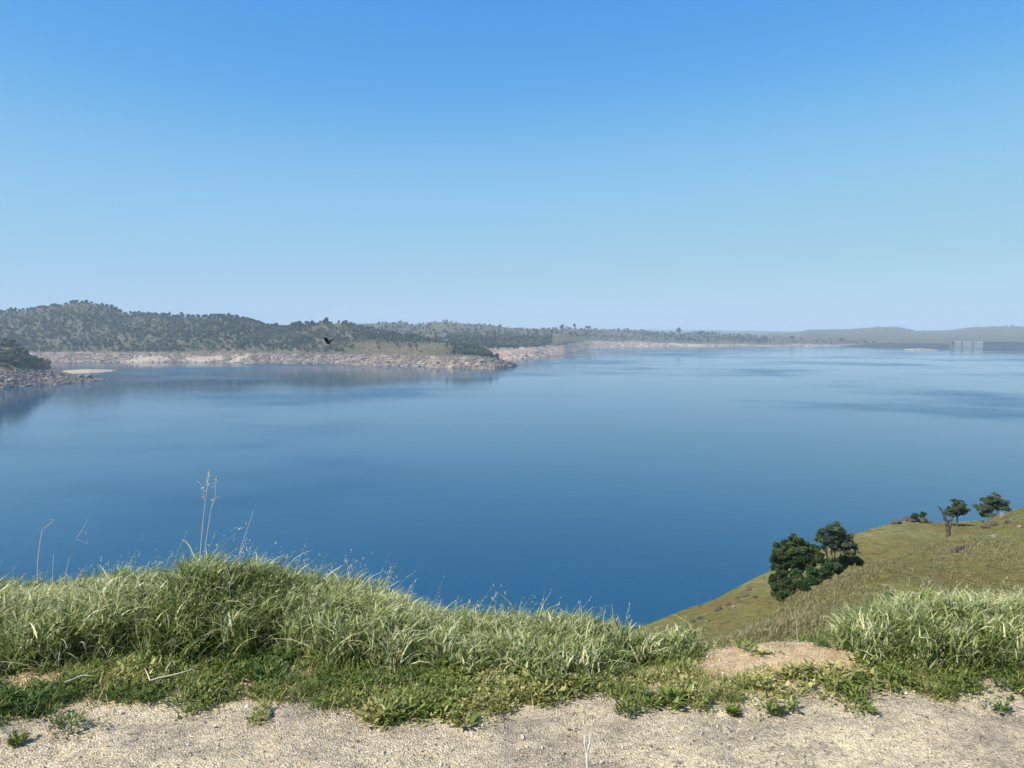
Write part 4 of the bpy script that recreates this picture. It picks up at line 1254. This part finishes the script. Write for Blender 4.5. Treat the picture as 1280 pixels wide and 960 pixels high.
# dry litter: bits of straw and stalk lying flat
m_ = 2600
X, Y, Z = scatter_fore(m_, rng, 3.3, 5.6)
L_ = blades(np.stack([X, Y, Z + .006], 1), rng.uniform(.012, .055, m_), rng.uniform(.002, .005, m_), rng.uniform(0, 6.28, m_),
            rng.uniform(1.45, 1.57, m_), rng.uniform(-.05, .05, m_), rng.choice([0.0, .3, .9, 1.0], m_), 2, rng.uniform(-.3, .3, m_))
V, Q, T, ta = L_
M['litter'] = mat_leaf('dry_litter', (0.07, 0.055, 0.045), (0.22, 0.17, 0.12), (0.62, 0.54, 0.38), 0.0, 0.9)
tag(link('dry_litter', np_mesh('dry_litter', V, [Q, T], False, attrs={'tint': ta}), [M['litter']]), 'bits of dry straw and stalk littering the bare ground', 'litter', kind='stuff')

# loose pebbles on the gravel
n = 15000
X = rng.uniform(-5.2, 5.2, n); Y = rng.uniform(3.0, 5.2, n); Z = gh(X, Y)
px, py = proj(X, Y, Z)
ok = (py > edge_y(px) - 12) | ((px > 870) & (px < 1075) & (py > 798))
X, Y, Z = X[ok], Y[ok], Z[ok]; n = len(X)
bm = bmesh.new(); bmesh.ops.create_icosphere(bm, subdivisions=1, radius=1)
C = np.array([v.co[:] for v in bm.verts]); T = np.array([[v.index for v in f.verts] for f in bm.faces]); bm.free()
R = rand_rot(n, rng); s = 0.0030 * rng.lognormal(0, .5, n)
Vp = np.einsum('nij,kj->nki', R, C * np.array([1.3, 1, .7])) * s[:, None, None] * (1 + .15 * rng.normal(size=(n, len(C), 1))) + np.stack([X, Y, Z + s * .4], 1)[:, None, :]
Tp = (T[None] + (np.arange(n) * len(C))[:, None, None]).reshape(-1, 3)
tag(link('gravel', np_mesh('gravel', Vp.reshape(-1, 3), [Tp], False, attrs={'tint': np.repeat(np.clip(rng.normal(.45, .3, n), 0, 1), len(C))}), [M['pebble']]),
    'fine pale gravel and grit scattered over the bare ground', 'gravel', kind='stuff')

# ------------------------------------------------------------------ single small things in the foreground
def stalk(pp, Y, r, label, heads=(), side=(), name='dry_stalk', dys=None):
    """pp: photo points from foot to tip at distance Y"""
    P = [at(x, y, Y) for x, y in pp]
    b = P[0]
    root = empty(name, b); tag(root, label, 'dry stalk')
    r *= 0.72
    rr_ = [r * (1 - 0.6 * i / (len(P) - 1)) for i in range(len(P))]
    link('stem', tubes_mesh('stem', [([p - b for p in P], rr_)], 6), [M['straw']], root)
    for s in side:
        Q_ = [at(x, y, Y + 0.02) - b for x, y in s]
        link('side_stem', tubes_mesh('side_stem', [(Q_, [r * .6] + [r * .35] * (len(Q_) - 1))], 5), [M['straw']], root)
    for (x, y, w, h) in heads:
        c = at(x, y, Y) - b; k = Y / F
        # a seed head: bunch of small scales round its axis
        rg = np.random.default_rng(int(x * 7 + y)); Vv = []; Ff = []
        for i in range(26):
            zz = rg.uniform(-1, 1); aa = rg.uniform(0, 6.28); rr2 = math.sqrt(max(0, 1 - zz * zz))
            p0 = np.array([c.x + math.cos(aa) * rr2 * w * k * .5, c.y + math.sin(aa) * rr2 * w * k * .5, c.z + zz * h * k * .5])
            d = rg.normal(size=3) * w * k * .22; e = np.array([0, 0, 1]) * h * k * .22 + rg.normal(size=3) * .0006
            o_ = len(Vv); Vv += [p0 - d * .5, p0 + d * .5, p0 + e]; Ff.append((o_, o_ + 1, o_ + 2))
        me = np_mesh('seed_head', np.array(Vv), [np.array(Ff)]); link('seed_head', me, [M['straw']], root)
Yg = 5.5
stalk([(250, 700), (252, 672), (255, 640), (258, 618), (261, 590)], Yg, .0048, 'tallest bleached stalk with small pale seed heads above the highest grass clump',
      heads=[(261, 592, 4, 8), (259.5, 603, 5, 9), (255, 613, 6, 7), (256, 622, 6, 8)], side=[[(257, 628), (254, 618), (250, 604), (246, 601)]])
stalk([(256, 700), (257, 680), (261, 655), (264, 636), (269, 622), (270, 598)], Yg + .06, .0042, 'slightly shorter bleached stalk leaning beside the tallest one',
      heads=[(270, 599, 5, 7), (267.5, 607, 5, 6), (266, 626, 6, 5)], side=[[(264, 634), (268, 625), (274, 620)]])
stalk([(297, 700), (302, 682), (309, 662), (317, 638)], Yg, .0036, 'thin pale stalk slanting right of the tallest pair', side=[[(299, 694), (303, 684), (309, 672)]])
stalk([(47, 730), (47, 705), (50, 678), (53, 662), (59, 655)], Yg, .0050, 'curved bleached stalk with a nodding tip at the left of the bank', heads=[(65, 652, 3, 6)], side=[[(55, 660), (62, 655), (68, 650)]])
stalk([(66, 735), (66, 715), (67, 693)], Yg, .0036, 'short upright pale stalk between the curved one and the forked one')
stalk([(80, 730), (86, 700), (96, 672), (104, 660), (110, 648)], Yg, .0028, 'thin forked stalk with dark seed heads at the left of the bank', side=[[(96, 674), (104, 678), (108, 680)]], heads=[(107, 667, 3, 4), (109.5, 677, 3, 5)])
stalk([(568, 790), (568, 770), (570, 754)], 5.1, .0028, 'small pale stalk poking out where the grass dips', heads=[(570, 753, 4, 5)])
stalk([(522, 812), (520, 790), (517, 762)], 5.0, .0050, 'stout whitish stalk standing against the shaded grass')
stalk([(997, 800), (996, 788), (995, 772), (993, 766)], 5.25, .0040, 'single straw stalk behind the bare earth mound')
stalk([(772, 815), (771, 796), (768, 785)], 4.95, .0028, 'tiny dry stalk at the thin end of the grass', heads=[(768, 784, 4, 4)])
stalk([(1143, 742), (1150, 741), (1153, 735), (1155, 728)], 5.7, .004, 'bent straw-coloured stalk above the grass on the right bank')

# white forked stalk at the lower edge
Yf = 3.35
P = lambda x, y: at(x, y, Yf)
b = P(735, 975)
root = empty('forked_stick', b); tag(root, 'white forked stick standing upright in the bare gravel', 'stick')
link('stem', tubes_mesh('stem', [([P(736, 985) - b, P(735, 965) - b, P(734, 950) - b, P(733.5, 940) - b], [.008, .0075, .007, .0065])], 8), [M['straw']], root)
for pp in ([(733.5, 941), (731, 930), (731, 919)], [(733.5, 941), (737, 930), (738, 917)]):
    link('prong', tubes_mesh('prong', [([P(*q) - b for q in pp], [.0062, .005, .0032])], 8), [M['straw']], root)

def twig(pps, label, r=.006):
    first = pps[0][0]
    def gp(x, y, lift):
        s = s_of(y); Y = -GROUND / s
        p = at(x, y, Y * 0.985); p.z += lift
        return p
    b = gp(*first, .02)
    root = empty('dry_twig', b); tag(root, label, 'twig')
    for i, pp in enumerate(pps):
        n_ = len(pp)
        link('stem' if i == 0 else 'side_branch', tubes_mesh('stem', [([gp(x, y, .035) - b for x, y in pp], [r * (1 - .5 * k / (n_ - 1)) * (1 if i == 0 else .7) for k in range(n_)])], 6), [M['twig']], root)
twig([[(81, 860), (90, 857), (98, 853), (104, 851), (115, 852)]], 'crooked cream twig lying on the weeds at the left')
twig([[(188, 858), (200, 854), (215, 851), (230, 847), (244, 843)], [(188, 858), (185, 850), (181, 842)], [(207, 846), (211, 838), (216, 832), (219, 838)]],
     'branched dry twig with a raised fork lying across the green weeds', .0065)
twig([[(606, 862), (612, 852), (619, 836)], ], 'pale straight twig leaning in the weeds below the low grass', .004)
twig([[(612, 860), (620, 848), (626, 836)]], 'second pale twig parallel to the leaning one', .004)
def stone(px, py, w, h, mat, label, seed):
    Y = -GROUND / s_of(py) * 0.99
    p = at(px, py, Y); p.z = float(gh(p.x, p.y)) + h * Y / F * .3
    C, T = rock_mesh(seed, sub=2); k = Y / F
    o = link('stone', np_mesh('stone', C * np.array([w * k / 2, w * k / 2.4, h * k / 1.4]), [T]), [mat]); o.location = p
    tag(o, label, 'stone')
M['yellowstone'] = mat_simple('cream_stone', (0.55, 0.46, 0.26), (0.72, 0.62, 0.40), 60, bump=.3, bd=.003)
M['pinkstone'] = mat_simple('pink_quartz', (0.62, 0.42, 0.40), (0.80, 0.66, 0.64), 60, bump=.3, bd=.003)
stone(546, 884, 12, 11, M['yellowstone'], 'cream yellow stone sitting at the edge of the weeds', 701)
stone(151, 888, 6, 9, M['pinkstone'], 'small pinkish white stone against the dark weeds', 702)
stone(703, 870, 6, 5, M['white'], 'tiny white stone where weeds meet the gravel', 703)
M['mudstone'] = mat_simple('dark_stone', (0.05, 0.045, 0.04), (0.12, 0.10, 0.09), 60, bump=.3, bd=.003)
stone(712, 907, 6, 4, M['mudstone'], 'dark pebble on the open gravel above the forked stick', 704)
stone(706, 938, 4, 4, M['mudstone'], 'dark pebble low on the gravel beside the forked stick', 705)

# small separate weeds out on the gravel
def weed(px, py, w, h, label, seed):
    Y = -GROUND / s_of(py)
    p = at(px, py, Y); p.z = float(gh(p.x, p.y)); k = Y / F
    rg = np.random.default_rng(seed); n_ = 160
    a_ = rg.uniform(0, 6.28, n_); r_ = np.sqrt(rg.random(n_)) * w * k * .35
    base = np.stack([r_ * np.cos(a_), r_ * np.sin(a_), rg.random(n_) * h * k * .7], 1)
    V, Q, T, ta = blades(base, rg.uniform(.015, .04, n_), rg.uniform(.006, .013, n_), a_ + rg.normal(0, .4, n_), rg.uniform(.3, 1.2, n_), rg.uniform(0, .6, n_), np.clip(rg.normal(.25, .15, n_), 0, 1), 2, rg.uniform(-.4, .4, n_))
    o = link('small_weed', np_mesh('small_weed', V, [Q, T], False, attrs={'tint': ta}), [M['weed']]); o.location = p
    tag(o, label, 'weed')
weed(782, 892, 42, 26, 'leafy green weed jutting alone onto the gravel right of the middle', 1)
weed(85, 912, 60, 20, 'flat green weed patch out on the gravel at the far left', 2)
weed(22, 930, 26, 12, 'small dark weed lowest on the gravel at the far left', 3)
weed(968, 893, 24, 9, 'small brownish weed on the gravel below the bare mound', 4)
weed(916, 894, 20, 9, 'thin dark weed on the gravel left of the brownish one', 5)

# ------------------------------------------------------------------ air
vm = bpy.data.materials.new('haze_air'); vm.use_nodes = True
nt = vm.node_tree; nt.nodes.remove(nt.nodes['Principled BSDF'])
pv = nt.nodes.new('ShaderNodeVolumePrincipled')
pv.inputs['Color'].default_value = (0.68, 0.81, 0.92, 1)
pv.inputs['Density'].default_value = 0.9e-4
pv.inputs['Anisotropy'].default_value = 0.0
nt.links.new(pv.outputs[0], nt.nodes['Material Output'].inputs['Volume'])
hz = boxes('haze', [(-16000, 16000, -60, 16500, WATER - 12, 135)], vm)
tag(hz, 'pale blue summer haze over the lake and hills', 'haze', kind='stuff')
